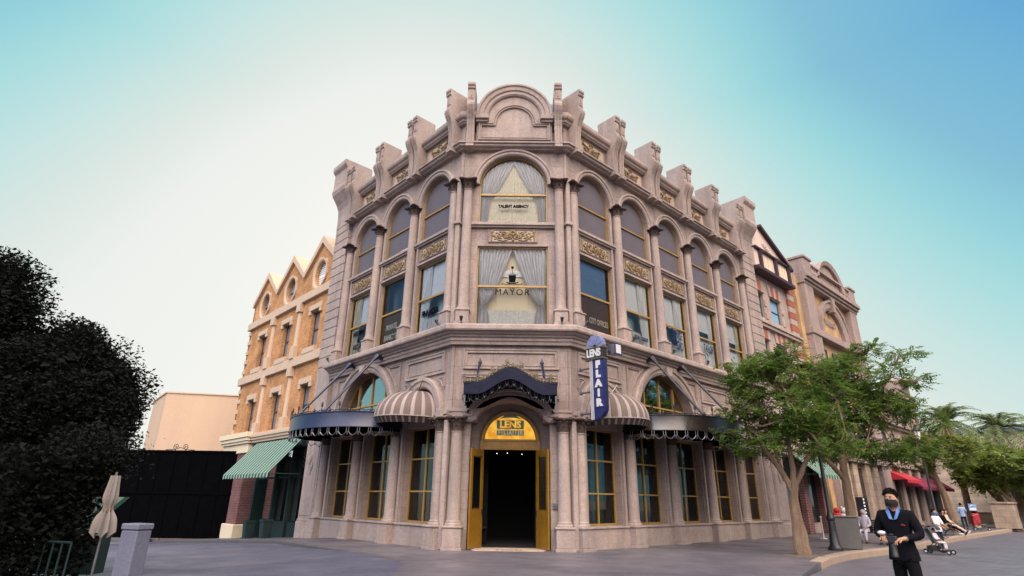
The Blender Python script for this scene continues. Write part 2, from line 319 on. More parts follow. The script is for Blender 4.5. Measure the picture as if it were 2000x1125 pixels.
    def text(s,txt,x,y,z,size,dep=.01,bold=0,sx=1,align='CENTER',rot=None,space=1):
        cu=bpy.data.curves.new('lettering','FONT'); cu.body=txt; cu.size=size; cu.extrude=dep; cu.offset=bold; cu.align_x=align; cu.align_y='CENTER'; cu.space_character=space; cu.resolution_u=3
        ob=bpy.data.objects.new('lettering',cu); C.objects.link(ob); dg=bpy.context.evaluated_depsgraph_get(); me=bpy.data.meshes.new_from_object(ob.evaluated_get(dg))
        mt=Matrix.Translation((x,y,z))@(rot or Matrix())@Matrix.Rotation(R(90),4,'X')@Matrix.Scale(sx,4,(1,0,0))
        s.add([mt@v.co for v in me.vertices],[tuple(p.vertices) for p in me.polygons])
        C.objects.unlink(ob); bpy.data.objects.remove(ob); bpy.data.meshes.remove(me); bpy.data.curves.remove(cu); return s
    def xf(s,m,start=0):
        s.v[start:]=[tuple(m@Vector(p)) for p in s.v[start:]]; return s
    def build(s,name,mats,parent=None,frame=None,smooth=False,loc=None,rz=0,norm=True):
        me=bpy.data.meshes.new(name); me.from_pydata(s.v,[],s.f)
        mats=mats if isinstance(mats,(list,tuple)) else [mats]
        for k in mats: me.materials.append(M[k] if isinstance(k,str) else k)
        if len(mats)>1: me.polygons.foreach_set('material_index',s.mi)
        if norm and 'pane' not in name:
            bm=bmesh.new(); bm.from_mesh(me); bmesh.ops.recalc_face_normals(bm,faces=bm.faces); bm.to_mesh(me); bm.free()
        if smooth:
            me.polygons.foreach_set('use_smooth',[True]*len(me.polygons))
            me.set_sharp_from_angle(angle=R(38))
        me.update()
        o=bpy.data.objects.new(name,me); C.objects.link(o); o.parent=parent
        if frame: o.location=FR[frame][0]; o.rotation_euler=(0,0,FR[frame][1])
        if loc: o.location=loc; o.rotation_euler=(0,0,rz)
        return o
def tag(o,label=None,cat=None,group=None,kind=None):
    if label: o['label']=label
    if cat: o['category']=cat
    if group: o['group']=group
    if kind: o['kind']=kind
    return o
def thing(name,label,cat,loc=(0,0,0),rz=0,group=None):
    o=bpy.data.objects.new(name,None); C.objects.link(o); o.location=loc; o.rotation_euler=(0,0,rz); o.empty_display_size=.2
    return tag(o,label,cat,group)
def kids(o): return [c for c in C.objects if c.parent==o]
def copy_tree(o,parent=None,loc=None,rz=None):
    c=o.copy(); C.objects.link(c); c.parent=parent
    if loc is not None: c.location=loc
    if rz is not None: c.rotation_euler=(0,0,rz)
    for ch in kids(o): copy_tree(ch,c)
    return c
aL,aR=46.3256,42.953
W=2.2277
FR={'C':(Vector((0,0,0)),0),'R':(Vector((W,0,0)),R(aR)),'L':(Vector((-W,0,0)),-R(aL))}
def sg(w): return -1 if w=='L' else 1
def pt(w,t,z=0,n=0):
    o,a=FR[w]; return o+Matrix.Rotation(a,3,'Z')@Vector((sg(w)*t,-n,z))
def hgt(x,y):
    tL=-(x+W)*math.cos(R(aL))+y*math.sin(R(aL)); k=min(max(0,tL-7)*.055,1.0)
    # fades in only behind the front line of the left wing street
    return -k
def arcpts(cx,cz,r,a0,a1,n=20,ez=1): return [(cx+r*math.cos(a0+(a1-a0)*i/n),cz+r*math.sin(a0+(a1-a0)*i/n)*ez) for i in range(n+1)]

def pavemat(name,c1,c2,joint,jw,jh,ang):
    m,t,b=newmat(name); l=t.links; b.inputs['Specular IOR Level'].default_value=.4
    co=node(t,'ShaderNodeNewGeometry').outputs['Position']; mp=node(t,'ShaderNodeMapping'); mp.inputs['Rotation'].default_value=(0,0,ang); l.new(co,mp.inputs[0])
    def nz(sc,det,lo,hi,sx=None,rg=.6):
        n=node(t,'ShaderNodeTexNoise'); n.inputs['Scale'].default_value=sc; n.inputs['Detail'].default_value=det; n.inputs['Roughness'].default_value=rg
        if sx: q=node(t,'ShaderNodeMapping'); q.inputs['Scale'].default_value=sx; l.new(mp.outputs[0],q.inputs[0]); l.new(q.outputs[0],n.inputs[0])
        else: l.new(co,n.inputs[0])
        r=node(t,'ShaderNodeMapRange'); r.inputs[1].default_value=lo; r.inputs[2].default_value=hi; l.new(n.outputs[0],r.inputs[0]); return r.outputs[0]
    big=nz(.45,8,.36,.64,rg=.65); st=nz(1.1,6,.42,.62,(.35,1.6,1)); fine=nz(38,4,.3,.75); spot=nz(2.6,3,.70,.74)
    m1=node(t,'ShaderNodeMixRGB'); m1.inputs[1].default_value=tuple(c1)+(1,); m1.inputs[2].default_value=tuple(c2)+(1,); l.new(big,m1.inputs[0]); o=m1.outputs[0]
    def mul(o,f,amt,col):
        k=node(t,'ShaderNodeMath',operation='MULTIPLY'); k.inputs[1].default_value=amt; l.new(f,k.inputs[0]); q=node(t,'ShaderNodeMixRGB',blend_type='MULTIPLY'); q.inputs[2].default_value=tuple(col)+(1,); l.new(k.outputs[0],q.inputs[0]); l.new(o,q.inputs[1]); return q.outputs[0]
    o=mul(o,st,.6,(.66,.66,.70)); o=mul(o,fine,.5,(.6,.6,.62)); o=mul(o,spot,.7,(.45,.43,.43))
    br=node(t,'ShaderNodeTexBrick'); l.new(mp.outputs[0],br.inputs['Vector']); br.inputs['Scale'].default_value=1; br.inputs['Brick Width'].default_value=jw; br.inputs['Row Height'].default_value=jh; br.inputs['Mortar Size'].default_value=.012; br.inputs['Mortar Smooth'].default_value=.3; br.offset=0
    br.inputs['Color1'].default_value=(1,1,1,1); br.inputs['Color2'].default_value=(.88,.88,.9,1); br.inputs['Mortar'].default_value=(joint,joint,joint,1)
    q=node(t,'ShaderNodeMixRGB',blend_type='MULTIPLY'); q.inputs[0].default_value=1; l.new(o,q.inputs[1]); l.new(br.outputs[0],q.inputs[2]); l.new(q.outputs[0],b.inputs['Base Color'])
    rr=node(t,'ShaderNodeMapRange'); rr.inputs[3].default_value=.34; rr.inputs[4].default_value=.62; l.new(big,rr.inputs[0]); l.new(rr.outputs[0],b.inputs['Roughness'])
    bp=node(t,'ShaderNodeBump'); bp.inputs['Strength'].default_value=.3; bp.inputs['Distance'].default_value=.01; l.new(fine,bp.inputs['Height']); l.new(bp.outputs[0],b.inputs['Normal']); return m
# ================================================================ THE CORNER BUILDING
BLD=thing('corner_building','three storey pink stone corner building with arched windows and scroll brackets along its roofline','building')
COL0,BAY=.345,2.977
NB={'L':3,'R':5}; PIER={'L':(9.72,11.2),'R':(15.72,17.15)}
def cen(i): return COL0+BAY*(i+.5)
def colt(i): return COL0+BAY*i
# --- walls
def lower_wall(w):
    s=sg(w); T=PIER[w][0]+.1; mb=MB(); holes=[]
    for i in range(NB[w]):
        c=cen(i); holes.append([(s*(c-1.03),.74),(s*(c+1.03),.74),(s*(c+1.03),4.12),(s*(c-1.03),4.12)])
    for c in domes[w]: holes.append([(s*x,z) for x,z in arcpts(c,4.62,.93,0,PI,16)])
    holes.append([(s*x,z) for x,z in arcpts(6.30,4.62,2.2,0,PI,30)])
    mb.plate([(0,-.05-(1.2 if w=='L' else 0)),(s*T,-.05-(1.2 if w=='L' else 0)),(s*T,7.7),(0,7.7)],holes,.15,.5)
    return mb
domes={'L':[cen(0)],'R':[cen(0),cen(3)]}
def upper_wall(w):
    s=sg(w); T=PIER[w][0]+.1; mb=MB(); holes=[]
    for i in range(NB[w]):
        c=cen(i); holes.append([(s*(c-1.08),7.72),(s*(c+1.08),7.72),(s*(c+1.08),11.0),(s*(c-1.08),11.0)])
        holes.append([(s*(c-1.1),12.12),(s*(c+1.1),12.12)]+[(s*x,z) for x,z in arcpts(c,13.94,1.1,0,PI,24)])
    mb.plate([(0,7.7),(s*T,7.7),(s*T,17.3),(0,17.3)],holes,.15,.45); return mb
for w in 'LR':
    lower_wall(w).build('wall','stone_wall',BLD,w); upper_wall(w).build('wall','stone_wall',BLD,w)
mb=MB(); E_=2.2277
ell=[(1.2*math.cos(a),4.2+.72*math.sin(a)) for a in [PI*i/24 for i in range(25)]]
mb.plate([(-E_,0),(-1.42,0),(-1.42,4.2)]+[(x,z) for x,z in ell[::-1]]+[(1.42,4.2),(1.42,0),(E_,0),(E_,7.7),(-E_,7.7)],[],.15,.95)
path=[(-1.42,0),(-1.42,4.2)]+ell[::-1]+[(1.42,4.2),(1.42,0)]
mb.add([(x,.15,z) for x,z in path]+[(x,1.0,z) for x,z in path],[(i,i+1,i+1+len(path),i+len(path)) for i in range(len(path)-1)])
mb.plate([(-1.42,0),(-1.1,0),(-1.1,3.28),(-1.1,3.6)]+[(x,z) for x,z in arcpts(0,3.6,1.1,PI,0,24)][1:]+[(1.1,3.28),(1.1,0),(1.42,0),(1.42,5.2),(-1.42,5.2)],[],1.0,.12)
mb.build('wall','stone_wall',BLD,'C')
mb=MB(); mb.plate([(-E_,7.7),(E_,7.7),(E_,16.6),(-E_,16.6)],[[(-1.42,7.72),(1.42,7.72),(1.42,11.14),(-1.42,11.14)],[(-1.42,12.12),(1.42,12.12)]+arcpts(0,13.94,1.42,0,PI,30)],.15,.45); mb.build('wall','stone_wall',BLD,'C')
# --- bands running round the corner
def band(name,prof,tl,tr,m='stone',z0=None,ends=None,parent=BLD):
    pL=pt('L',tl); pR=pt('R',tr); P=[pL,pt('L',0),pt('R',0),pR]
    if ends=='right': P=[Vector((1.52,0,0)),pt('R',0),pR]
    if ends=='left': P=[pL,pt('L',0),Vector((-1.52,0,0))]
    rings=[]
    def nrm_(a,b): d=(b-a).normalized(); return Vector((d.y,-d.x,0))
    for i,p in enumerate(P):
        ns=[]
        if i>0: ns.append(nrm_(P[i-1],p))
        if i<len(P)-1: ns.append(nrm_(p,P[i+1]))
        k=ns[0] if len(ns)==1 else (ns[0]+ns[1]).normalized(); c=k.dot(ns[0])
        rings.append([tuple(p+k*(n/c)+Vector((0,0,z))) for n,z in prof+[prof[0]]])
    mb=MB(); mb.sweep(rings); return mb.build(name,m,parent)
band('ledge',[(-.3,7.0),(.03,7.0),(.05,7.1),(.1,7.14),(.1,7.24),(.17,7.27),(.2,7.33),(.28,7.36),(.34,7.43),(.44,7.45),(.47,7.5),(.47,7.64),(.44,7.69),(.38,7.71),(-.5,7.74)],PIER['L'][0]+.02,PIER['R'][0]+.02)
band('cornice',[(-.3,15.6),(.04,15.6),(.06,15.64),(.16,15.67),(.20,15.7),(.20,15.77),(.28,15.8),(.28,15.86),(-.3,15.9)],PIER['L'][0]+.1,PIER['R'][0]+.1)
cop=[(-.35,16.95),(.0,16.95),(.05,17.02),(.08,17.02),(.1,17.1),(.2,17.16),(.24,17.24),(.24,17.4),(.2,17.44),(-.35,17.46)]
for e_,tt in (('left',PIER['L'][0]),('right',PIER['R'][0])): band('coping',cop,tt,tt,ends=e_)
# impost band across the corner face with the door arch
def pathband(mb,pts,prof):
    # pts in xz ; prof (outward-in-plane offset, y)
    n=len(pts); P=[Vector(p) for p in pts]; rings=[]
    for i,p in enumerate(P):
        ns=[]
        for a,b in ((i-1,i),(i,i+1)):
            if a>=0 and b<n: d=(P[b]-P[a]).normalized(); ns.append(Vector((-d.y,d.x)))
        k=ns[0] if len(ns)==1 else (ns[0]+ns[1]).normalized(); c=max(k.dot(ns[0]),.5)
        rings.append([(p.x+k.x*o/c,y,p.y+k.y*o/c) for o,y in prof+[prof[0]]])
    mb.sweep(rings)
mb=MB(); pr=[(0,.2),(0,-.08),(.06,-.1),(.16,-.1),(.2,-.15),(.3,-.15),(.34,-.2),(.4,-.2),(.42,.2)]
pa=[(-E_+.05,4.16),(-1.36,4.16)]+[(1.2*math.cos(a),4.2+.72*math.sin(a)) for a in [PI-.08-(PI-.16)*i/26 for i in range(27)]]+[(1.36,4.16),(E_-.05,4.16)]
pathband(mb,pa,pr); mb.build('impost_moulding','stone',BLD,'C')
for w in 'LR':
    mb=MB(); s=sg(w)
    spans=[(-.05,cen(0)-.95)]
    for c in domes[w]: spans.append((c+.95,6.3-2.25) if c<5 else (c+.95,PIER[w][0]))
    spans.append((6.3+2.25,9.7 if w=='L' else cen(3)-.95))
    for a,b in spans:
        mb=MB()
        for z0,z1,n in ((4.16,4.3,.02),(4.3,4.42,.07),(4.42,4.56,.12)): mb.box(s*a,s*b,-n,.2,z0,z1)
        mb.build('impost_moulding','stone',BLD,w)
# --- arch hoods
hood=[(0,.2),(0,0.03),(.05,-.02),(.16,-.02),(.19,-.07),(.27,-.07),(.29,-.02),(.29,.2)]
def hoodarch(frame,cx,cz,r,k=1.0,ez=1):
    mb=MB(); mb.arch(cx,cz,r,[(d*k,y) for d,y in hood],0,PI,32,ez); return mb.build('arch_moulding','stone',BLD,frame)
hoodarch('C',0,13.94,1.42,.92)
for w in 'LR':
    s=sg(w)
    for i in range(NB[w]): hoodarch(w,s*cen(i),13.94,1.1,.95)
    for c in domes[w]: hoodarch(w,s*c,4.62,.95,1.45)
    mb=MB(); mb.arch(s*6.3,4.62,2.2,[(0,.2),(0,-.0),(.1,-.05),(.22,-.05),(.26,-.12),(.4,-.12),(.44,-.05),(.44,.2)],0,PI,44)
    mb.prism([(s*6.3-.17,6.75),(s*6.3+.17,6.75),(s*6.3+.24,7.12),(s*6.3-.24,7.12)],-.24,.1,'y'); mb.build('arch_moulding','stone',BLD,w)
    # raised wall panels
    def sector(c,r,x1,zt):  # spandrel piece between arc of radius r and corner (x1,zt)
        sgn=1 if x1>c else -1
        a1=math.asin(min((zt-4.62)/r,.97)); a0=math.acos(min(abs(x1-c)/r,.999)) if abs(x1-c)<r else 0.0
        p=[(c+sgn*r*math.cos(a0+(a1-a0)*i/10),4.62+r*math.sin(a0+(a1-a0)*i/10)) for i in range(11)]
        return [(x1,4.72+0*zt)]*(a0==0.0)+p+[(x1,zt)] if a0==0.0 else p+[(x1,zt)]
    mb=MB()
    for c in domes[w]:
        mb=MB(); mb.frame([(s*(c-1.32),6.02),(s*(c+1.32),6.02),(s*(c+1.32),6.86),(s*(c-1.32),6.86)],.17,.15,.07); mb.build('wall_panel','stone',BLD,w)
        for x1 in (c-1.34,c+1.34): mb=MB(); mb.frame([(s*x,z) for x,z in sector(c,1.55,x1,5.86)],.09,.15,.07); mb.build('wall_panel','stone',BLD,w)
    for x1 in (6.3-2.75,6.3+2.75): mb=MB(); mb.frame([(s*x,z) for x,z in sector(6.3,2.72,x1,6.86)],.10,.15,.07); mb.build('wall_panel','stone',BLD,w)
    if w=='R':
        c=cen(4); mb=MB(); mb.frame([(c-1.3,6.02),(c+1.3,6.02),(c+1.3,6.86),(c-1.3,6.86)],.17,.15,.07); mb.build('wall_panel','stone',BLD,w); mb=MB(); mb.frame([(c-1.3,4.8),(c+1.3,4.8),(c+1.3,5.84),(c-1.3,5.84)],.17,.15,.07); mb.build('wall_panel','stone',BLD,w)
mb=MB(); mb.frame([(-1.78,6.1),(1.78,6.1),(1.78,6.86),(-1.78,6.86)],.15,.15,.07); mb.build('wall_panel','stone',BLD,'C'); mb=MB()
mb.frame([(-1.78,5.0),(-1.45,4.75),(-1.45,4.75)][:1]+[(-1.0,5.3),(1.0,5.3),(1.78,5.0),(1.78,5.92),(-1.78,5.92)],.13,.15,.07); mb.build('wall_panel','stone',BLD,'C')
# --- stone bulkheads under the shop windows
for w in 'LR':
    s=sg(w)
    for i in range(NB[w]):
        mb=MB(); mb.box(s*(colt(i)+.3),s*(colt(i+1)-.3),-.02,.14,-1 if w=='L' else -.1,.66); mb.box(s*(colt(i)+.3),s*(colt(i+1)-.3),-.07,.2,.66,.735,.015); mb.build('window_bulkhead','stone',BLD,w)
    mb=MB()  # flat pilaster strips behind the columns
    for i in range(NB[w]+1):
        for d in (-.37,.37):
            if i==0 and d<0: continue
            if i==NB[w] and d>0: continue
            mb=MB(); mb.box(s*(colt(i)+d-.065),s*(colt(i)+d+.065),.03,.2,.735,4.16,.01); mb.build('pilaster_strip','stone',BLD,w)
            mb=MB(); mb.box(s*(colt(i)+d*.95-.06),s*(colt(i)+d*.95+.06),.06,.2,7.73,13.7,.01); mb.build('pilaster_strip','stone',BLD,w)
# --- columns
def leafband(mb,r,z0,z1,out,n,ph,wd):
    for k in range(n):
        a=ph+2*PI*k/n; ca,sa=math.cos(a),math.sin(a)
        prof=[(0,0),(.02,.45),(.05*out/.1,.8),(out,1.0),(out+.015,.88)]
        L_=[];
        for (o,u) in prof:
            ww=wd*(.75 if u<.2 else 1 if u<.6 else .7 if u<.95 else .4); rr=r+o; z=z0+(z1-z0)*u
            for q in (-1,-.35,.35,1): L_.append((rr*ca-sa*ww*q*.5+(ca*-.02*(abs(q)>.5)),rr*sa+ca*ww*q*.5+(sa*-.02*(abs(q)>.5)),z-(.02 if abs(q)>.5 else 0)))
        mb.add(L_,[(i*4+j,i*4+j+1,(i+1)*4+j+1,(i+1)*4+j) for i in range(len(prof)-1) for j in range(3)])
def capital(r,h):
    mb=MB(); mb.lathe([(r,0),(r+.03,.01),(r+.035,.035),(r,.05),(r,.1),(r+.02,h*.6),(r+.09,h*.86),(r+.09,h*.88)],seg=16)
    leafband(mb,r+.015,.04,h*.46,.10,8,0,.17); leafband(mb,r+.03,.12,h*.76,.13,8,PI/8,.15)
    for k in range(4):
        a=PI/4+k*PI/2; ca,sa=math.cos(a),math.sin(a); q=r+.15
        pts=[(ca*(q-.10+.0*i)+ca*.06*math.sin(i*.9)*(1-i*.08),sa*(q-.10)+sa*.06*math.sin(i*.9)*(1-i*.08),h*.80+.06*math.cos(i*.9)*(1-i*.08)) for i in range(9)]
        mb.tube(pts,.034,6); mb.tube([(ca*(r+.02),sa*(r+.02),h*.5),(ca*(r+.06),sa*(r+.06),h*.68),(ca*q*.98,sa*q*.98,h*.84)],.025,5)
        a2=k*PI/2; mb.ball((math.cos(a2)*(r+.13),math.sin(a2)*(r+.13),h*.9),.06,7,5)
    e=r+.17; ab=[]
    for k in range(4):
        a=PI/4+k*PI/2
        for d in (-.10,.10): ab.append((1.38*e*math.cos(a+d)*.98,1.38*e*math.sin(a+d)*.98))
        am=a+PI/4; ab.append((e*.86*math.cos(am),e*.86*math.sin(am)))
    mb.prism(ab,h*.88,h*.94,'z'); mb.prism([(x*1.06,y*1.06) for x,y in ab],h*.94,h,'z')
    return mb
def make_column(tall):
    if tall: z0,zp,zs,zc,r0,r1=7.7,8.34,13.60,14.03,.205,.178
    else: z0,zp,zs,zc,r0,r1=-.05,.74,3.82,4.30,.225,.19
    mb=MB(); n=10
    prof=[(r0+.07,zp),(r0+.075,zp+.04),(r0+.06,zp+.07),(r0+.03,zp+.09),(r0+.035,zp+.13),(r0+.005,zp+.16)]
    for i in range(n+1):
        u=i/n; prof.append((r0+(r1-r0)*u**1.6,zp+.18+(zs-zp-.22)*u))
    prof+=[(r1+.025,zs-.03),(r1+.025,zs),(r1,zs+.01)]
    mb.lathe(prof,seg=24)
    c=mb.build('column','stone',BLD,smooth=True)
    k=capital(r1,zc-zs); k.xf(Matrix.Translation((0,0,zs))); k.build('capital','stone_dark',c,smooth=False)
    mb=MB(); hw=.31 if not tall else .255
    mb.box(-hw-.03,hw+.03,-hw-.03,.3,z0-(.9 if not tall else 0),z0+.14,.01); mb.box(-hw,hw,-hw,.3,z0+.14,zp-.07,.015); mb.box(-hw-.035,hw+.035,-hw-.035,.3,zp-.07,zp,.018)
    mb.build('pedestal','stone',c)
    mb=MB()
    if tall: mb.box(-.27,.27,-.2,.28,zc,zc+.02,.004)
    else: mb.box(-.2,.2,-.17,.3,zc,4.6,.01); 
    mb.build('impost_block','stone',c)
    return c
lowc=make_column(False); upc=make_column(True)
def place_col(src,w,t,first):
    o,a=FR[w]; p=pt(w,t)
    if first: src.location=p; src.rotation_euler=(0,0,a); return
    copy_tree(src,BLD,p,a)
first=True
for w in 'LR':
    for i in range(NB[w]+1):
        for src in (lowc,upc): place_col(src,w,colt(i),first)
        first=False
for x in (-1.8823,1.8823):
    for src in (lowc,upc):
        copy_tree(src,BLD,Vector((x,0,0)),0)
# slim pilasters at the two corners
for x in (-E_,E_):
    mb=MB(); s=1 if x>0 else -1
    mb.box(-.09,.09,-.13,.3,0,4.2,.02); mb.build('corner_pilaster','stone',BLD,loc=(x,0,0),rz=R(s*22)); mb=MB(); mb.box(-.09,.09,-.10,.3,7.7,13.95,.02); mb.box(-.16,.16,-.18,.3,11.98,12.12,.02)
    mb.build('corner_pilaster','stone',BLD,loc=(x,0,0),rz=R(s*22))
# --- relief ornaments
def spiral(mb,cx,cz,r,turns,dirn,a0,y,th=.022):
    pts=[]; n=int(14*turns)
    for i in range(n+1):
        u=i/n; a=a0+dirn*2*PI*turns*u; rr=r*(1-.85*u); pts.append((cx+rr*math.cos(a),y,cz+rr*math.sin(a)))
    mb.tube(pts,[th*(1-.3*i/n) for i in range(n+1)],5); mb.ball(pts[-1],th*1.7,6,4); return pts[0]
def swag_relief(sc=1.0,lab='relief_panel'):
    mb=MB(); y=-.035
    for k in range(7):   # shell
        a=PI*(k+.5)/7; mb.ball((.11*math.cos(a),y,.06+.12*math.sin(a)),.045,6,4,sx=.6+.5*abs(math.cos(a)),sy=.7,sz=.6+.9*math.sin(a))
    mb.ball((0,y,.03),.06,8,5)
    mb.tube([(-.3,y,-.10),(-.15,y,-.03),(0,y,-.12),(.15,y,-.03),(.3,y,-.10)],.018,5); mb.ball((0,y,-.17),.05,6,4)
    for s in (-1,1):
        spiral(mb,s*.14,-.02,.13,1.6,s,PI/2,y); spiral(mb,s*.33,.05,.12,1.5,-s,-PI/2,y); spiral(mb,s*.52,-.03,.10,1.4,s,PI/2,y,.018)
        mb.tube([(s*.2,y,-.15),(s*.36,y,-.19),(s*.5,y,-.16),(s*.6,y,-.05),(s*.74,y,.02),(s*.8,y,.14)],.02,5)
        for x,z in ((.24,.12),(.42,-.08),(.45,.15),(.58,.10),(.63,-.12),(.28,-.16),(.66,.02)): mb.ball((s*x,y+.01,z),.034,6,4,sx=1.5,sy=.6)
        mb.ball((s*.76,y,.15),.06,8,5,sy=.6); mb.tube([(s*.77,y,.12),(s*.77,y,-.08),(s*.76,y,-.2)],[.035,.028,.012],5)
    return mb
def urn_relief():
    mb=MB(); y=-.04
    mb.lathe([(.05,-.28),(.12,-.24),(.05,-.17),(.13,-.05),(.17,.05),(.13,.13),(.06,.15),(.10,.19),(.05,.27),(.08,.33),(.02,.4)],(0,y+.03,0),10,sy=.45)
    for k in range(5): a=PI*(k+.5)/5; mb.ball((.10*math.cos(a),y,.27+.12*math.sin(a)),.035,6,4)
    spiral(mb,0,0.0,.09,1.2,1,0,y-.06,.018)
    for s in (-1,1):
        spiral(mb,s*.25,-.07,.12,1.5,s,PI/2,y); spiral(mb,s*.43,.02,.11,1.4,-s,-PI/2,y); mb.tube([(s*.12,y,.1),(s*.3,y,.12),(s*.5,y,.2),(s*.54,y,.32)],.024,5)
        mb.tube([(s*.1,y,-.24),(s*.35,y,-.26),(s*.56,y,-.22),(s*.56,y,-.34)],.028,5); mb.ball((s*.54,y,.2),.05,6,4); mb.ball((s*.56,y,-.2),.045,6,4)
        for x,z in ((.33,.1),(.2,.2),(.45,-.12),(.4,.2)): mb.ball((s*x,y+.01,z),.03,6,4,sy=.6)
    return mb
def relief(src_mb,frame,x,z,w_,h_,sx,sz):
    mb=MB(); mb.frame([(x-w_,z-h_),(x+w_,z-h_),(x+w_,z+h_),(x-w_,z+h_)],.05,.16,.09); p=mb.build('relief_panel','stone',BLD,frame)
    mb=MB(); mb.box(x-w_+.04,x+w_-.04,.12,.2,z-h_+.04,z+h_-.04); mb.build('panel_ground','relief_ground',p)
    m2=MB(); m2.v=list(src_mb.v); m2.f=list(src_mb.f); m2.mi=[0]*len(m2.f); m2.xf(Matrix.Translation((x,.14,z))@Matrix.Diagonal((sx,1.3,sz,1))); m2.build('scroll_ornament','gilt',p,smooth=True)
SW=swag_relief(); UR=urn_relief()
relief(SW,'C',0,11.58,1.0,.29,1.13,1.2)
for w in 'LR':
    for i in range(NB[w]):
        x=sg(w)*cen(i); relief(SW,w,x,11.53,.98,.30,1.1,1.2)
        relief(UR,w,x,16.42,.98,.44,1.05,1.0)
# sills and sill bands between upper columns
for w in 'LR':
    s=sg(w)
    for i in range(NB[w]): mb=MB(); mb.box(s*(colt(i)+.17),s*(colt(i+1)-.17),-.04,.3,12.0,12.13,.015); mb.box(s*(colt(i)+.17),s*(colt(i+1)-.17),.03,.2,11.93,12.0); mb.box(s*(colt(i)+.25),s*(colt(i+1)-.25),.06,.2,11.04,11.12); mb.build('window_sill','stone',BLD,w)
mb=MB(); mb.box(-1.7,1.7,-.06,.3,12.0,12.13,.015); mb.box(-1.7,1.7,.02,.2,11.93,12.0); mb.build('window_sill','stone',BLD,'C')
# --- scroll brackets
def bracket_poly(top=18.69,f=0.0):
    q=[(-.5,15.55),(.40,15.55),(.40,15.66),(.30,15.72),(.29,16.3),(.30,16.62),(.35,16.9),(.44,17.12),(.54,17.32),(.60,17.5),(.60,17.62),(.53,17.7),(.50,17.8),(.50,18.36),(.57,18.41),(.59,18.48),(.54,18.52),(.60,18.58),(.60,top),(-.5,top)]
    return [(-(n+f),z) if i not in (0,19) else (-n,z) for i,(n,z) in enumerate(q)]
def make_bracket():
    mb=MB(); mb.prism(bracket_poly(),-.165,.165,'x')
    for x in (-.12,0,.12):   # flutes on the face
        pl=[(-(n+.03),z) for n,z in [(.29,15.76),(.29,16.3),(.30,16.62),(.35,16.9),(.44,17.12),(.54,17.32),(.60,17.5)]]+[(-(n-.03),z) for n,z in [(.60,17.5),(.54,17.32),(.44,17.12),(.35,16.9),(.30,16.62),(.29,16.3),(.29,15.76)]]
        mb.prism(pl,x-.035,x+.035,'x')
    mb.box(-.11,.11,-.525,-.45,17.9,18.36,.01); mb.box(-.03,.03,-.545,-.45,18.0,18.27)
    return mb.build('scroll_bracket','stone',BLD)
br=make_bracket(); spots=[]
for w in 'LR':
    for i in range(NB[w]+1):
        ds=(-.235,.235) if i>0 else (.12,)
        for d in ds: spots.append((pt(w,colt(i)+d),FR[w][1]))
spots+=[(Vector((x,0,0)),0) for x in (-1.89,1.89)]
for k,(p,a) in enumerate(spots):
    if k==0: br.location=p; br.rotation_euler=(0,0,a)
    else: copy_tree(br,BLD,p,a)
mb=MB()
for w in 'LR': pass
# --- end piers
for w in 'LR':
    t0,t1=PIER[w]; s=sg(w); g=-1.2 if w=='L' else -.1
    mb=MB(); mb.box(s*t0,s*t1,-.05,.9,g,4.62)
    mb.box(s*(t0-.06),s*(t1+.06),-.12,.9,g,.5,.02); mb.box(s*(t0-.03),s*(t1+.03),-.09,.9,.5,.6,.02); mb.box(s*(t0+.12),s*(t1-.12),-.075,0,.75,4.4,.01)
    cx=s*(t0+t1)/2; mb.frame([(cx,2.55),(cx+.2,3.0),(cx,3.45),(cx-.2,3.0)],.07,-.05,-.11)
    for k,(z0,z1,n) in enumerate(((4.6,4.7,.12),(4.7,4.78,.08),(4.78,4.9,.16),(4.9,5.0,.2))): mb.box(s*(t0-n*.5),s*(t1+n*.5),-.05-n,.9,z0,z1,.01)
    mb.box(s*t0,s*t1,-.08,.9,5.0,7.72)
    z=7.72; k=0
    while z<15.55:
        mb.box(s*(t0+.0),s*(t1-.0),-.1,.9,z+.02,z+.48,.022); mb.box(s*(t0+.03),s*(t1-.03),-.07,.85,z-.03,z+.03); z+=.5; k+=1
    q=[(-.9,15.6),(.10,15.6),(.10,16.4),(.14,16.8),(.26,17.1),(.46,17.4),(.60,17.6),(.66,17.8),(.63,18.0),(.60,18.1),(.60,18.95),(.72,19.08),(.76,19.16),(.76,19.4),(-.9,19.4)]
    mb.prism([(-n,z) for n,z in q],s*t0,s*t1,'x')
    mb.build('end_pier','stone',BLD,w)
# --- central gable of the parapet
mb=MB(); mb.prism([(-1.64,15.9),(1.64,15.9),(1.64,17.15)]+arcpts(0,17.24,1.60,0,PI,32)+[(-1.64,17.15)],-.02,.6,'y')
mb.build('gable','stone',BLD,'C')
mb=MB(); mb.arch(0,17.24,1.14,[(0,.0),(0,-.1),(.06,-.16),(.19,-.16),(.22,-.22),(.38,-.24),(.42,-.3),(.5,-.3),(.52,.0)],0,PI,40)
for s in (-1,1): mb.box(s*1.12,s*1.70,-.3,.0,17.04,17.24,.02); mb.box(s*1.17,s*1.66,-.2,0,16.94,17.04)
mb.build('gable_moulding','stone',BLD,'C')
mb=MB(); mb.frame([(-1.55,16.06),(1.55,16.06),(1.55,16.93),(.94,16.93)]+arcpts(0,16.97,.92,0,PI,20)[1:-1]+[(-.94,16.93),(-1.55,16.93)],.13,-.02,-.12); mb.build('gable_panel','stone',BLD,'C')
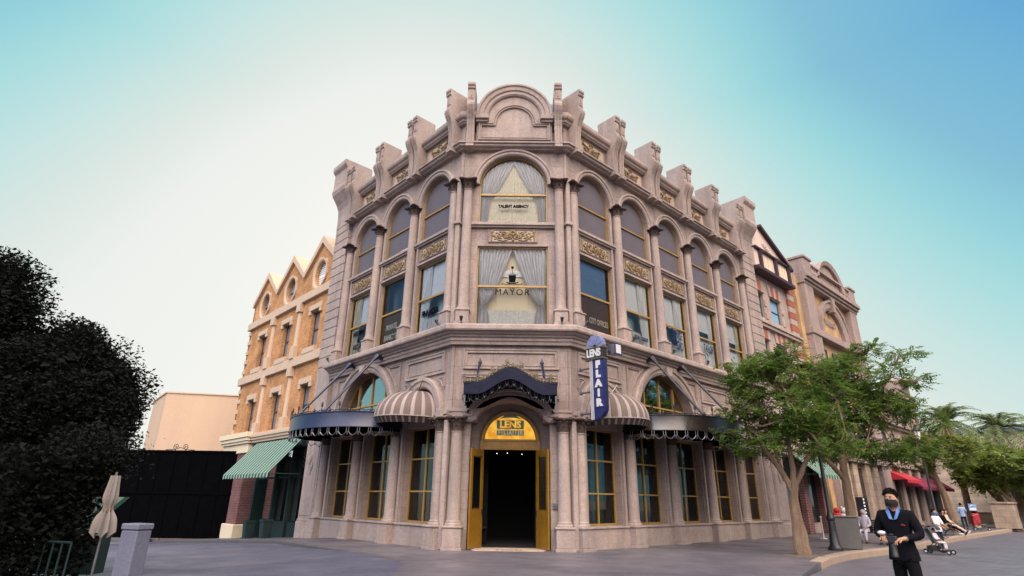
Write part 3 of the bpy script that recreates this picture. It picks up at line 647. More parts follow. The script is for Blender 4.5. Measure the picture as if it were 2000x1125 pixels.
# --- roof and dark back so no light leaks through
mb=MB()
LP=[pt('L',PIER['L'][1],0,-.2),pt('L',0,0,-.2),pt('R',0,0,-.2),pt('R',PIER['R'][1],0,-.2)]
bk=[pt('R',PIER['R'][1],0,-9),Vector((0,9.5,0)),pt('L',PIER['L'][1],0,-9)]
mb.prism([(p.x,p.y) for p in LP+bk],17.18,17.28,'z')
mb.m=0
for w in 'LR':
    s=sg(w); T=PIER[w][1]
    pass
mb.build('roof','roofblue',BLD)
for w in 'LR':
    s=sg(w); T=PIER[w][1]; mb=MB()
    mb.prism([(.7,17.2),(.95,17.75),(1.1,17.85),(1.3,17.85),(1.5,17.2)],s*.0,s*T,'x')
    for k in range(int(T/.6)): mb.prism([(.66,17.2),(.93,17.79),(1.0,17.75),(.75,17.2)],s*(.3+k*.6),s*(.34+k*.6),'x')
    mb.build('roof_light','roofblue',BLD,w)
mb=MB(); mb.prism([(.7,17.2),(.7,18.6),(1.6,18.6),(1.6,17.2)],-1.9,1.9,'x'); mb.build('roof_light','roofblue',BLD,'C')
mb=MB(); pts=[(p.x,p.y) for p in [pt('L',PIER['L'][1],0,-.9)]+[bk[2],bk[1],bk[0]]+[pt('R',PIER['R'][1],0,-.9)]]
n=len(pts); mb.add([(x,y,-1.2) for x,y in pts]+[(x,y,17.2) for x,y in pts],[(i,i+1,i+1+n,i+n) for i in range(n-1)])
mb.build('back_wall','stone',BLD)
# inner rooms (ceilings, floors and inner wall behind the windows)
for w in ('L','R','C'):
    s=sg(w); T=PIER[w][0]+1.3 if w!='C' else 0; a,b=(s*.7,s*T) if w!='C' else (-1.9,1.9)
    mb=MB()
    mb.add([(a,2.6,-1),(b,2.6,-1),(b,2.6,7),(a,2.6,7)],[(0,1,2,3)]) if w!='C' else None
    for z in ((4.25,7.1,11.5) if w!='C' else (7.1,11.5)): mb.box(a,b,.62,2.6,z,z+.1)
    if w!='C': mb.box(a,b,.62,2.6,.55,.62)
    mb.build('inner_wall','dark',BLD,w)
    mb=MB(); yw=.95 if w!='C' else 1.1; mb.add([(a,yw,7.1),(b,yw,7.1),(b,yw,16.9),(a,yw,16.9)],[(0,1,2,3)]); mb.build('room_wall','cream' if w=='C' else 'teal_wall',BLD,w)
# ================================================================ WINDOWS
def rectframe(mb,x0,x1,z0,z1,y,wd=.06,dp=.07,bars=(),vbars=(),bw=.05):
    mb.box(x0,x0+wd,y,y+dp,z0,z1); mb.box(x1-wd,x1,y,y+dp,z0,z1); mb.box(x0+wd,x1-wd,y,y+dp,z0,z0+wd); mb.box(x0+wd,x1-wd,y,y+dp,z1-wd,z1)
    for z in bars: mb.box(x0+wd,x1-wd,y-.012,y+dp-.01,z-bw/2,z+bw/2)
    for x in vbars: mb.box(x-bw/2,x+bw/2,y-.006,y+dp-.015,z0+wd,z1-wd)
def pane(mb,x0,x1,z0,z1,y): mb.add([(x0,y,z0),(x1,y,z0),(x1,y,z1),(x0,y,z1)],[(0,1,2,3)])
def archpane(mb,c,zs,r,z0,y,n=28):
    p=[(c-r,z0),(c+r,z0)]+arcpts(c,zs,r,0,PI,n); mb.add([(x,y,z) for x,z in p],[tuple(range(len(p)))])
def drape(mb,x0f,x1f,z0,z1,y,folds=7,amp=.045,nz=26,nx=None,ph=0,clip=None):
    nx=nx or folds*8
    def fn(u,v):
        z=z0+(z1-z0)*v; a,b=x0f(v),x1f(v); x=a+(b-a)*u
        yy=y+amp*math.sin(2*PI*folds*u+ph+1.3*math.sin(3*v+ph))+amp*.4*math.sin(2*PI*folds*2.3*u+v*4)
        if clip:
            c,zs,r=clip
            if z>zs:
                k=(z-zs)/r; hw=r*math.sqrt(max(0,1-k*k)); x=min(max(x,c-hw),c+hw)
        return (x,yy,z)
    mb.grid(fn,nx,nz)
# upper arched windows of the wings
for w in 'LR':
    s=sg(w)
    for i in range(NB[w]):
        c=s*cen(i); mb=MB(); mb.arch(c,13.94,1.1,[(-.001,.33),(-.001,.26),(-.05,.25),(-.05,.33)],0,PI,24)
        mb.box(c-1.1,c-1.05,.25,.33,12.13,13.94); mb.box(c+1.05,c+1.1,.25,.33,12.13,13.94); mb.box(c-1.05,c+1.05,.25,.33,12.13,12.2); mb.box(c-1.05,c+1.05,.235,.32,13.42,13.48)
        p=mb.build('arched_window','gold',BLD,w)
        mb=MB(); archpane(mb,c,13.94,1.06,12.18,.30); mb.build('pane','film',p)
        if w=='L' and i==1:   # opaque white patch, sky brightness painted in where the film is torn
            mb=MB(); mb.add([(c-.1*s-.0,.296,12.42),(c-.75*s,.296,12.42),(c-.75*s,.296,12.24),(c-.1*s,.296,12.24)],[(0,1,2,3)]); mb.build('painted_sky_patch','shade',p)
# lower sash windows of the upper floor
def sash(w,i,kind,words):
    s=sg(w); c=s*cen(i); z0,z1=7.74,11.0; x0,x1=c-1.08,c+1.08; mb=MB()
    rectframe(mb,x0,x1,z0,z1,.25,.05,.07,bars=(9.42,),bw=.075); p=mb.build('sash_window','gold',BLD,w)
    mb=MB(); pane(mb,x0+.05,x1-.05,z0+.05,z1-.05,.29); mb.build('pane','glass',p)
    far=s # side away from the corner
    if kind=='board':
        mb=MB(); mb.box(x0+.07,x1-.07,.33,.36,z0+.06,9.38); mb.build('sign_board','brownboard',p)
        if words[0].startswith('CITY'):
            mb=MB(); mb.box(x0+.06,x1-.1,.42,.44,9.4,z1); mb.build('blind','blue_blind',p)
            mb=MB(); mb.text(words[0],c+.30,.322,8.42,.34,.008,.004,.58); mb.build('lettering','lettercream',p)
        else:
            mb=MB()
            for k in range(26):
                z=9.46+k*.06; mb.add([(x0+.15,.40,z),(x1-.06,.40,z),(x1-.06,.45,z+.045),(x0+.15,.45,z+.045)],[(0,1,2,3)])
            mb.build('venetian_blind','blue_blind',p)
            mb=MB(); mb.text(words[0],c-.2,.322,8.78,.36,.008,.006,.68); mb.text(words[1],c-.2,.322,8.30,.36,.008,.006,.68); mb.build('lettering','lettercream',p)
        return
    mb=MB()  # scalloped roller shade
    a,b=x0+.08,x1-.08
    if kind=='scallop':
        zz=9.66 if i!=2 or w=='L' else 9.55
        n=24; L_=[(a+(b-a)*k/n, zz-.06-.07*abs(math.sin(PI*k/n*5))) for k in range(n+1)]
        mb.add([(x,.47,z) for x,z in L_]+[(x,.47,z1) for x,z in L_],[(k,k+1,k+n+2,k+n+1) for k in range(n)])
    else:
        zz=9.85; pane(mb,a,b-.0,zz,z1,.47)
        for k in range(3): mb.box(a,b,.455,.475,zz+.12*k,zz+.12*k+.05)
    mb.build('roller_shade','shade',p)
    mb=MB()
    hi=(lambda v: c+far*(.30+.28*(1-v))) ; edge=(lambda v: c+far*1.0)
    if kind=='scallop': drape(mb,hi,edge,z0+.05,z1,.40,4,.04); 
    if w=='L' and i==0: drape(mb,lambda v:c-far*1.02,lambda v:c-far*(.55),z0+.05,z1,.40,2,.04)
    if kind=='stripe': drape(mb,lambda v:c+far*.66,edge,z0+.05,z1,.42,3,.04)
    mb.build('drape','sheer' if (w,i) in (('L',2),('R',4)) else 'shade',p,smooth=True)
    mb=MB()
    zl=8.62 if kind=='scallop' else 9.36
    drape(mb,lambda v:x0+.07,lambda v:x1-.15 if far>0 else x1-.07,z0+.04,zl,.44,9,.02,6); mb.build('cafe_curtain','lace' if kind=='scallop' else 'shade',p,smooth=True)
    mb=MB()
    for (t_,dz,sz,sx,bd) in words: mb.text(t_,c+far*(.24 if w=='R' else .16),.278,dz,sz,.004,bd,sx*(.84 if w=='R' else .8))
    if mb.v: mb.build('lettering','letterblue' if kind!='scallop' or w=='R' else 'letterblack',p)
sash('R',0,'board',['CITY OFFICES'])
sash('R',1,'scallop',[('&',8.55,.30,.8,.004),('FRESH DESIGNS',8.32,.24,.72,.006)])
sash('R',2,'scallop',[('DANCE',9.08,.60,.56,.004),('STUDIO',8.56,.60,.56,.004)])
sash('R',3,'stripe',[('TAILOR',8.92,.62,.55,.004)])
sash('R',4,'stripe',[])
sash('L',0,'scallop',[('FINANCIER',8.78,.34,.86,.018)])
sash('L',1,'board',['PRIVATE','BANKING'])
sash('L',2,'scallop',[('INVESTMENT',9.05,.33,.66,.01),('&',8.72,.3,.8,.01),('AUDITOR',8.38,.33,.66,.01)])
# little drawn emblems: a dressmaker's dummy and a pair of scissors on the two farthest right windows
p=[o for o in C.objects if o.name.startswith('sash_window')]
def emblem(w,i,fn):
    q=[o for o in p if abs((o.matrix_world.translation-FR[w][0]).length)<.01 or o.location==FR[w][0]]
    mb=MB(); fn(mb,sg(w)*cen(i)-.05); mb.build('painted_emblem','letterblue',q[[k for k in range(len(q))][i]] )
def dummy(mb,c):
    mb.tube([(c-.1,.278,8.62),(c-.16,.278,8.5),(c-.07,.278,8.36),(c-.15,.278,8.15),(c+.15,.278,8.15),(c+.07,.278,8.36),(c+.16,.278,8.5),(c+.1,.278,8.62),(c,.278,8.7)],.012,4,closed=True); mb.tube([(c,.278,8.15),(c,.278,7.95)],.012,4); mb.tube([(c-.12,.278,7.93),(c+.12,.278,7.93)],.012,4)
def shears(mb,c):
    mb.tube([(c-.25,.278,8.75),(c+.25,.278,8.5)],.012,4); mb.tube([(c-.2,.278,8.5),(c+.28,.278,8.72)],.012,4)
    for x,z in ((c-.3,8.78),(c-.26,8.46)): mb.tube([(x+.06*math.cos(a*PI/4),.278,z+.05*math.sin(a*PI/4)) for a in range(8)],.01,4,closed=True)
    mb.tube([(c-.1,.278,8.9),(c,.278,9.05),(c+.1,.278,8.9)],.01,4)
emblem('R',3,dummy); emblem('R',4,shears)
# corner windows
mb=MB(); rectframe(mb,-1.42,1.42,7.74,11.14,.25,.055,.07,bars=(9.44,),bw=.08); p=mb.build('sash_window','gold',BLD,'C')
mb=MB(); pane(mb,-1.36,1.36,7.8,11.08,.29); mb.build('pane','glass',p)
def tied(side,z0,z1,zt,xin,xtie,xo):
    # inner edge of a tied-back drape as a function of v
    def f(v):
        z=z0+(z1-z0)*v
        if z>zt: u=(z-zt)/(z1-zt); return side*(xtie+(xin-xtie)*(u**.75))
        u=(zt-z)/(zt-z0); return side*(xtie-.14*math.sin(u*PI*.6)-.0*u)
    def o(v):
        z=z0+(z1-z0)*v
        k=math.exp(-((z-zt)/.35)**2); return side*(xo-.10*k)
    return f,o
for zA,zB,zt,par in ((7.78,11.08,8.75,p),):
    for s in (-1,1):
        f,o=tied(s,zA,zB,zt,.02,1.02,1.34); mb=MB(); drape(mb,o,f,zA,zB,.42,8,.06,34,80); mb.build('drape','curtain',par,smooth=True)
    mb=MB(); drape(mb,lambda v:-1.25,lambda v:1.25,7.78,8.52,.47,16,.012,5,120); mb.build('cafe_curtain','lace',par,smooth=True)
    mb=MB(); mb.box(-.62,.62,.66,.68,8.2,11.0)
    par2=mb.build('cream_screen','cream',par)
    mb=MB(); mb.box(-1.3,1.3,.75,.77,7.7,11.2); mb.build('cream_screen','cream',par)
    mb=MB()
    for k in range(7): a=PI*k/6; mb.ball((.33*math.cos(a),.6,10.1+.08*math.sin(a)),.10,8,4,sy=.3)
    mb.box(-.4,.4,.59,.61,9.98,10.06); mb.build('scalloped_valance','shade',par)
mb=MB(); y=.278
mb.add([(-.13,y,9.62),(.12,y,9.62),(.15,y,9.93),(-.15,y,9.93)],[(0,1,2,3)]); mb.tube([(-.24,y,9.63),(-.1,y,9.58),(.1,y,9.58),(.24,y,9.63)],.022,5)
mb.tube([(-.36,y,9.55),(-.2,y,9.53),(-.1,y,9.56),(.1,y,9.56),(.2,y,9.53),(.36,y,9.55)],.012,4)
for s in (-1,1): mb.ball((s*.38,y,9.56),.03,6,4,sy=.3)
mb.tube([(0,y,9.98),(0,y,10.2)],.008,4); mb.ball((0,y,10.26),.06,8,4,sy=.2)
mb.text('MAYOR',0,y,9.2,.36,.004,0,.95,space=1.25); mb.text('THE',0,y,9.36,.09,.004,0,1,space=1.3); mb.build('lettering','letterblack',p)
mb=MB(); mb.arch(0,13.94,1.42,[(-.001,.33),(-.001,.25),(-.055,.24),(-.055,.33)],0,PI,30)
mb.box(-1.42,-1.365,.24,.33,12.13,13.94); mb.box(1.365,1.42,.24,.33,12.13,13.94); mb.box(-1.36,1.36,.24,.33,12.13,12.19); mb.box(-1.36,1.36,.225,.32,13.50,13.58)
p=mb.build('arched_window','gold',BLD,'C')
mb=MB(); archpane(mb,0,13.94,1.37,12.16,.29); mb.build('pane','glass',p)
for s in (-1,1):
    def fi(v,s=s):
        z=12.17+3.2*v
        if z>13.45: u=(z-13.45)/1.9; return s*(.95-1.0*u**.8)
        u=(13.45-z)/1.28; return s*(.93+.03*math.sin(u*3)+.12*u)
    mb=MB(); drape(mb,lambda v:s*1.36,fi,12.17,15.31,.42,8,.06,40,80,clip=(0,13.94,1.36)); mb.build('drape','curtain',p,smooth=True)
mb=MB(); drape(mb,lambda v:-1.36,lambda v:1.36,12.17,15.31,.50,22,.012,40,130,clip=(0,13.94,1.36)); mb.build('sheer_curtain','sheer',p,smooth=True)
mb=MB(); mb.text('TALENT AGENCY',0,.278,13.02,.185,.004,.012,.86); mb.build('lettering','letterblack',p)
# shop windows on the ground floor
def shop(w,i):
    s=sg(w); c=s*cen(i); mb=MB(); rectframe(mb,c-1.03,c+1.03,.745,4.12,.45,.06,.09,bars=(1.82,2.98),vbars=(c,),bw=.055)
    p=mb.build('shop_window','gold',BLD,w); mb=MB(); pane(mb,c-.97,c+.97,.8,4.06,.50); mb.build('pane','glass_dark',p)
    rnd=random.Random(w+str(i)); mb=MB()
    if w=='R':
        drape(mb,lambda v:c+.25,lambda v:c+.85,.62,4.1,.95,5,.05,4); 
    else: drape(mb,lambda v:c-.85,lambda v:c-.35,.62,4.1,.95,5,.05,4)
    mb.build('green_curtain',CURT,p,smooth=True)
    # goods on display
    d=thing_part('display_goods',p)
    mb=MB(); 
    x=c-.45*s if w=='R' else c+.3
    if i%2==0:
        mb.lathe([(.14,0),(.14,.02),(.02,.05),(.02,.9),(.13,1.0),(.17,1.25),(.12,1.4),(.17,1.62),(.19,1.8),(.06,1.92),(.05,2.0)],(x,1.0,.62),12,sy=.6)
        mb.box(x-.4,x-.02,1.1,1.3,.62,1.1); mb.box(x+.25,x+.5,1.0,1.2,.62,1.3); mb.build('dress_form','white' if w=='R' else 'shade',p,smooth=True)
        mb=MB(); mb.lathe([(.06,0),(.07,.03),(.03,.3),(.02,.33),(.02,.38)],(x-.2,1.0,1.1),10); mb.lathe([(.05,0),(.05,.26),(.02,.3),(.02,.36)],(x-.32,1.05,1.1),10); mb.build('bottle','letterblack',p,smooth=True)
    else:
        mb.box(x-.25,x+.3,.9,1.3,.62,1.02); mb.lathe([(.2,0),(.24,.05),(.24,.16),(.1,.2),(.04,.5),(.1,.62),(.03,.8)],(x+.25,1.05,1.02),14); mb.build('boxed_goods','greenpot' if i==1 and w=='R' else 'shade',p,smooth=True)
def thing_part(n,p): return None
CURT=mat('dull green curtain',(.13,.22,.20),(.07,.12,.11),rough=.9,scale=3,fine=20)
M['greenpot']=mat('green glazed pot',(.10,.32,.14),(.3,.2,.15),rough=.3,scale=4)
for w in 'LR':
    for i in range(NB[w]): shop(w,i)
# lunettes
for w in 'LR':
    s=sg(w)
    for c in [6.3]+domes[w]:
        r=2.2 if c==6.3 else .93; x=s*c; mb=MB(); mb.arch(x,4.62,r,[(-.001,.5),(-.001,.42),(-.07,.4),(-.07,.5)],0,PI,36); mb.box(x-r+.07,x+r-.07,.41,.5,4.62,4.70)
        if c==6.3:
            for z in (5.42,): hw=math.sqrt(2.13**2-(z-4.62)**2); mb.box(x-hw,x+hw,.395,.48,z-.035,z+.035)
            for dx in (-1.15,0,1.15):
                zt=4.62+math.sqrt(2.13**2-dx*dx); mb.box(x+dx-.035,x+dx+.035,.405,.49,4.7,zt)
        p=mb.build('lunette_window','gold',BLD,w); mb=MB(); archpane(mb,x,4.62,r-.04,4.64,.46); mb.build('pane','glass_sky' if c==6.3 else 'glass_dark',p)
# ================================================================ DOORWAY
mb=MB(); mb.arch(0,3.6,1.1,[(0,1.0),(0,.84),(-.05,.80),(-.12,.80),(-.12,.84),(-.16,.86),(-.16,1.0)],0,PI,32)
for s in (-1,1): mb.box(s*1.1,s*.97,.84,1.0,0,3.6); mb.box(s*1.08,s*1.0,.81,.84,0,3.6)
mb.box(-.97,.97,.83,1.0,3.28,3.6); mb.box(-.9,.9,.815,.83,3.33,3.55); mb.box(-1.0,1.0,.80,1.0,3.58,3.65)
DR=mb.build('door_frame','gold2',BLD,'C')
mb=MB(); archpane(mb,0,3.62,.94,3.66,.93); mb.build('transom_glass','glass_gold',DR)
mb=MB(); mb.box(-.5,.5,.905,.92,4.03,4.34); mb.m=0
mb.add([(x,.912,z) for x,z in [(-.42,4.37),(.42,4.37),(.30,4.47),(.36,4.5),(.18,4.53),(.2,4.5)]],[(0,1,2,3,5)][:0])
mb.prism([(-.40,4.40),(-.15,4.44),(.15,4.44),(.40,4.40),(.24,4.50),(.16,4.66),(-.16,4.66),(-.24,4.50)],.905,.92,'y')
for k in range(5): mb.box(-.5+k*.204,-.5+k*.204+.184,.905,.92,3.80,3.98)
q=mb.build('transom_sign',mat('sea green sign glass',(.10,.30,.19),(.07,.20,.15),rough=.3,scale=3),DR)
mb=MB(); mb.text('LENS',0,.897,4.18,.34,.006,.012,1.05); mb.build('lettering','glass_gold',q)
mb=MB()
for k,ch in enumerate('FLAIR'): mb.text(ch,-.408+k*.204,.897,3.89,.2,.006,.008,.95)
mb.build('lettering','lettercream',q)
def leaf(s):
    # door leaf hinged at x=s*.97, swung outwards
    w_=.96; a=R(78); mb=MB(); H=3.26
    # local: x from hinge 0..w_, thickness y
    mb.box(0,.14,-.03,.03,.02,H); mb.box(w_-.14,w_,-.03,.03,.02,H); mb.box(.14,w_-.14,-.03,.03,H-.22,H); mb.box(.14,w_-.14,-.03,.03,1.05,1.25); mb.box(.14,w_-.14,-.024,.024,.02,1.05)
    mb.frame([(.16,1.27),(w_-.16,1.27),(w_-.16,H-.24),(.16,H-.24)],.07,-.02,-.05); 
    mb.box(.20,w_-.20,-.035,-.02,.15,.95,.01)
    d=MB(); d.v=mb.v; d.f=mb.f; d.mi=mb.mi
    mt=Matrix.Translation((s*.97,.9,0))@Matrix.Rotation(-s*(PI-a) if s<0 else 0,4,'Z')
    # direction of the leaf: from hinge outwards towards the street (-y)
    ang=(-PI/2-R(23)) if s<0 else (-PI/2+R(23))
    mt=Matrix.Translation((s*.97,.86,0))@Matrix.Rotation(ang,4,'Z')@Matrix.Diagonal((1,1 if s<0 else -1,1,1))
    mt0=mt@Matrix.Rotation(PI,4,'X')@Matrix.Rotation(PI,4,'X')
    d.xf(mt0); o=d.build('door_leaf','gold2',BLD,'C')
    g=MB(); pane(g,.2,w_-.2,1.3,H-.28,0); g.xf(mt0); g.build('pane','glass_dark',o)
    h=MB(); h.box(.08,w_-.08,-.09,-.05,1.12,1.17,.01); h.box(.1,.14,-.09,-.02,1.1,1.2); h.box(w_-.14,w_-.1,-.09,-.02,1.1,1.2); h.box(.02,.08,-.06,.06,1.05,1.25); h.xf(mt0); h.build('push_bar','black',o)
    if s<0:
        n_=MB(); n_.box(.30,.62,-.045,-.035,1.5,2.05); n_.xf(mt0); n_.build('paper_notice','white',o)
leaf(-1); leaf(1)
# dark hall behind the doorway with three tiny ceiling spots
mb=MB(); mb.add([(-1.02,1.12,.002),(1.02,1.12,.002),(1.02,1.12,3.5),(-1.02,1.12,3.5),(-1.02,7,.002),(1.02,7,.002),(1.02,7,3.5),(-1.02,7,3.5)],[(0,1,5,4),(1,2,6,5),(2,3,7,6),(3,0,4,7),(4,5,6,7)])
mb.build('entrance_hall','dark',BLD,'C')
mb=MB()
for x,y in ((-.5,1.6),(-.1,1.35),(.45,1.8)): mb.ball((x,y,3.2),.014,8,5)
mb.build('hall_spot',plain('lit spot',(1,1,1),emit=(1,.85,.6),es=2.5),BLD,'C')
mb=MB(); mb.prism([(x,y) for x,y in [(-1.15,-.3),(1.15,-.3),(1.25,.1),(1.1,.98),(-1.1,.98),(-1.25,.1)]],.0,.014,'z'); dm=mb.build('threshold','relief_ground',BLD,'C')
mb=MB()
for k,x in enumerate((-.42,-.24,-.1,.05,.2,.36)): mb.box(x,x+.11,-.02,.14,.0145,.018); mb.box(x+.03,x+.08,-.12,-.04,.0145,.018)
mb.build('threshold_tiles','brownboard',dm)
mb=MB(); mb.box(1.5,1.64,.08,.16,1.3,1.48,.01); mb.lathe([(.04,0),(.04,.02)],(1.57,.07,1.39),10); mb.build('call_box','steel',BLD,'C')
# ================================================================ CANOPIES
def crestring(mb,pts,tall=.26):
    # pts: list of (pos) along the band; alternates tall ring finials and low pieces
    for k,p in enumerate(pts):
        x,y,z=p
        if k%2==0:
            mb.tube([(x,y,z),(x,y,z+tall*.4)],.018,5); mb.tube([(x+.055*math.cos(a*PI/5)*TX[0],y+.055*math.cos(a*PI/5)*TX[1],z+tall*.68+.085*math.sin(a*PI/5)) for a in range(10)],.02,5,closed=True); mb.ball((x,y,z+tall*.66),.03,6,4)
        else: mb.ball((x,y,z+.05),.05,6,4,sz=1.4); mb.ball((x,y,z+.13),.022,6,4)
    for a,b in zip(pts,pts[1:]):
        m=[(a[i]+b[i])/2 for i in range(3)]; mb.tube([(a[0],a[1],a[2]+.07),(m[0],m[1],m[2]+.03),(b[0],b[1],b[2]+.07)],.016,4)
TX=(1,0)
def fringe(mb,pts,h=.3):
    for k in range(len(pts)-1):
        a,b=Vector(pts[k]),Vector(pts[k+1]); d=b-a; t=(d.normalized()*.045)
        for q in (-t,t): mb.tube([a+q,a+q-Vector((0,0,h*.62))],.013,4)
        p0=a+t-Vector((0,0,h*.6)); p1=b-t-Vector((0,0,h*.6))
        mb.tube([p0,p0+(p1-p0)*.22-Vector((0,0,h*.25)),p0+(p1-p0)*.5-Vector((0,0,h*.38)),p0+(p1-p0)*.78-Vector((0,0,h*.25)),p1],.015,4)
        mb.tube([a-Vector((0,0,h*.55)),a-Vector((0,0,h*.95))],[.028,.01],5)
def canopy(w,bandmat):
    s=sg(w); cx=s*6.3; a_,d_=3.4,2.75; zb,zt=4.10,4.70; n=56
    P=[(cx+a_*math.cos(PI*i/n),-.0-d_*math.sin(PI*i/n)**.9) for i in range(n+1)]
    mb=MB(); V=[]
    def ring(k,z): return [(cx+(x-cx)*k,y*k,z) for x,y in P]
    rows=[ring(.985,zb),ring(1,zb),ring(1.0,zb+.03),ring(.995,zb+.06),ring(.995,zt-.06),ring(1.005,zt-.03),ring(1.005,zt),ring(.97,zt)]
    mb.sweep([[r[i] for r in rows] for i in range(n+1)],caps=False); c=mb.build('canopy',bandmat,BLD,w,smooth=True)
    mb=MB(); mb.add([(x,y,zt-.03) for x,y,z in ring(.98,0)],[tuple(range(n+1))]); mb.add([(x,y,zb+.12) for x,y,z in ring(.98,0)],[tuple(range(n+1))])
    for k in range(-3,4): mb.box(cx+k*.9-.03,cx+k*.9+.03,-d_*math.sqrt(max(0,1-(k*.9/a_)**2))*.95,0,zb+.02,zb+.12)
    mb.build('soffit','gateblack',c)
    # evenly spaced by arc length
    Q=[];acc=0;last=P[0]; step=.42; nxt=.1
    for i in range(1,n+1):
        seg=math.dist(P[i],last)
        while acc+seg>=nxt:
            u=(nxt-acc)/seg; Q.append((last[0]+(P[i][0]-last[0])*u,last[1]+(P[i][1]-last[1])*u)); nxt+=step
        acc+=seg; last=P[i]
    mb=MB(); crestring(mb,[(x,y+.03,zt) for x,y in Q],.40); mb.build('cresting','black',c)
    mb=MB(); mb.sweep([[(cx+(x-cx)*.96,y*.96,zb+.1),(cx+(x-cx)*.96,y*.96,zb-.10)] for x,y in P],caps=False); mb.build('valance','gateblack',c)
    mb=MB(); fringe(mb,[(x,y+.05,zb+.02) for x,y in Q],.34); mb.build('fringe','steel',c)
    mb=MB()
    for k in range(-3,4):
        xx=cx+k*.85; mb.tube([(xx,-.3,zb+.1),(xx+.02,-.35,zb-.3)],.05,5) if False else None
    for dt,ft in ((-1.5,-1.3),(.9,1.55)):
        x0=cx+s*dt; x1=cx+s*ft; yy=-d_*math.sqrt(1-(ft/a_)**2)*.93; a=Vector((x0,-.36,7.28)); b=Vector((x1,yy,zt+.02))
        mb.tube([a,b],.05,8); dd=(b-a).normalized(); mb.tube([a+dd*-.05,a+dd*.12,a+dd*.3],[.13,.10,.05],8); mb.tube([a,Vector((x0,-.05,7.2))],.09,8); mb.ball(b,.08,8,5)
    mb.build('support_rod','navy' if w=='L' else 'black',c,smooth=True)
canopy('L','navy'); canopy('R','blackmetal')
# serpentine canopy over the door
def zc(x):
    u=max(0,1-abs(x)/1.18); return .52*(3*u*u-2*u**3)
n=48; dd_=1.25
def cpos(i): 
    # path: left return, front, right return
    x=-1.6+3.2*i/n; return x
mb=MB(); rows=[]
def cp(u):
    # u 0..1 along plan: left side, front, right side
    if u<.14: return (-1.6,-(dd_*u/.14))
    if u>.86: return (1.6,-(dd_*(1-u)/.14))
    x=-1.6+3.2*(u-.14)/.72; return (x,-dd_-.06*math.cos(x/1.6*PI/2))
NU=74
mb.sweep([[ (x,y,4.93+zc(x)-.0),(x,y,4.93+zc(x)+.42+.0),(x*.985,y*.985,4.93+zc(x)+.42),(x*.985,y*.985,4.93+zc(x)),(x,y,4.93+zc(x))] for x,y in [cp(i/NU) for i in range(NU+1)]],caps=False)
cn=mb.build('door_canopy','navycloth',BLD,'C',smooth=True)
mb=MB(); X=[-1.58+3.16*i/40 for i in range(41)]
for dz in (.04,.36): mb.add([(x,0.1,4.93+zc(x)+dz) for x in X]+[(x,-dd_-.02,4.93+zc(x)+dz) for x in X],[(i,i+1,i+42,i+41) for i in range(40)])
mb.add([(x,-.12,4.93+zc(x)+.36) for x in X]+[(x,-.12,4.62+zc(x)*.8) for x in X],[(i,i+1,i+42,i+41) for i in range(40)])
mb.build('soffit','gateblack',cn)
FP=[cp(.02+.96*i/17) for i in range(18)]
mb=MB(); mb.sweep([[(x*.985,y*.97+.0,4.95+zc(x)),(x*.985,y*.97,4.70+zc(x)*.9)] for x,y in [cp(i/74) for i in range(75)]],caps=False); mb.build('valance','gateblack',cn)
mb=MB(); crestring(mb,[(x,y+.03,5.35+zc(x)) for x,y in FP],.30); mb.build('cresting','crest',cn)
mb=MB(); crestring(mb,[(x,y+.10,5.33+zc(x)) for x,y in [cp(.04+.92*i/50) for i in range(51)]],.14); mb.build('cresting','crest',cn)
mb=MB(); fringe(mb,[(x,y+.05,4.93+zc(x)) for x,y in FP],.26); 
for x in (-1.56,1.56): mb.tube([(x,-dd_+.05,4.9),(x,-dd_+.05,4.3)],[.035,.02],6)
mb.build('fringe','steel',cn)
mb=MB()
for s in (-1,1):
    a=Vector((s*1.14,-.1,6.3)); b=Vector((s*1.2,-dd_*.85,5.36)); mb.tube([a,b],.045,8); mb.ball(a,.075,8,5); mb.tube([a,a+Vector((0,-.05,.18))],[.05,.008],6); mb.tube([a,a+Vector((0,.25,0))],.04,6); mb.ball(b,.07,8,5)
mb.build('support_rod','navy',cn,smooth=True)
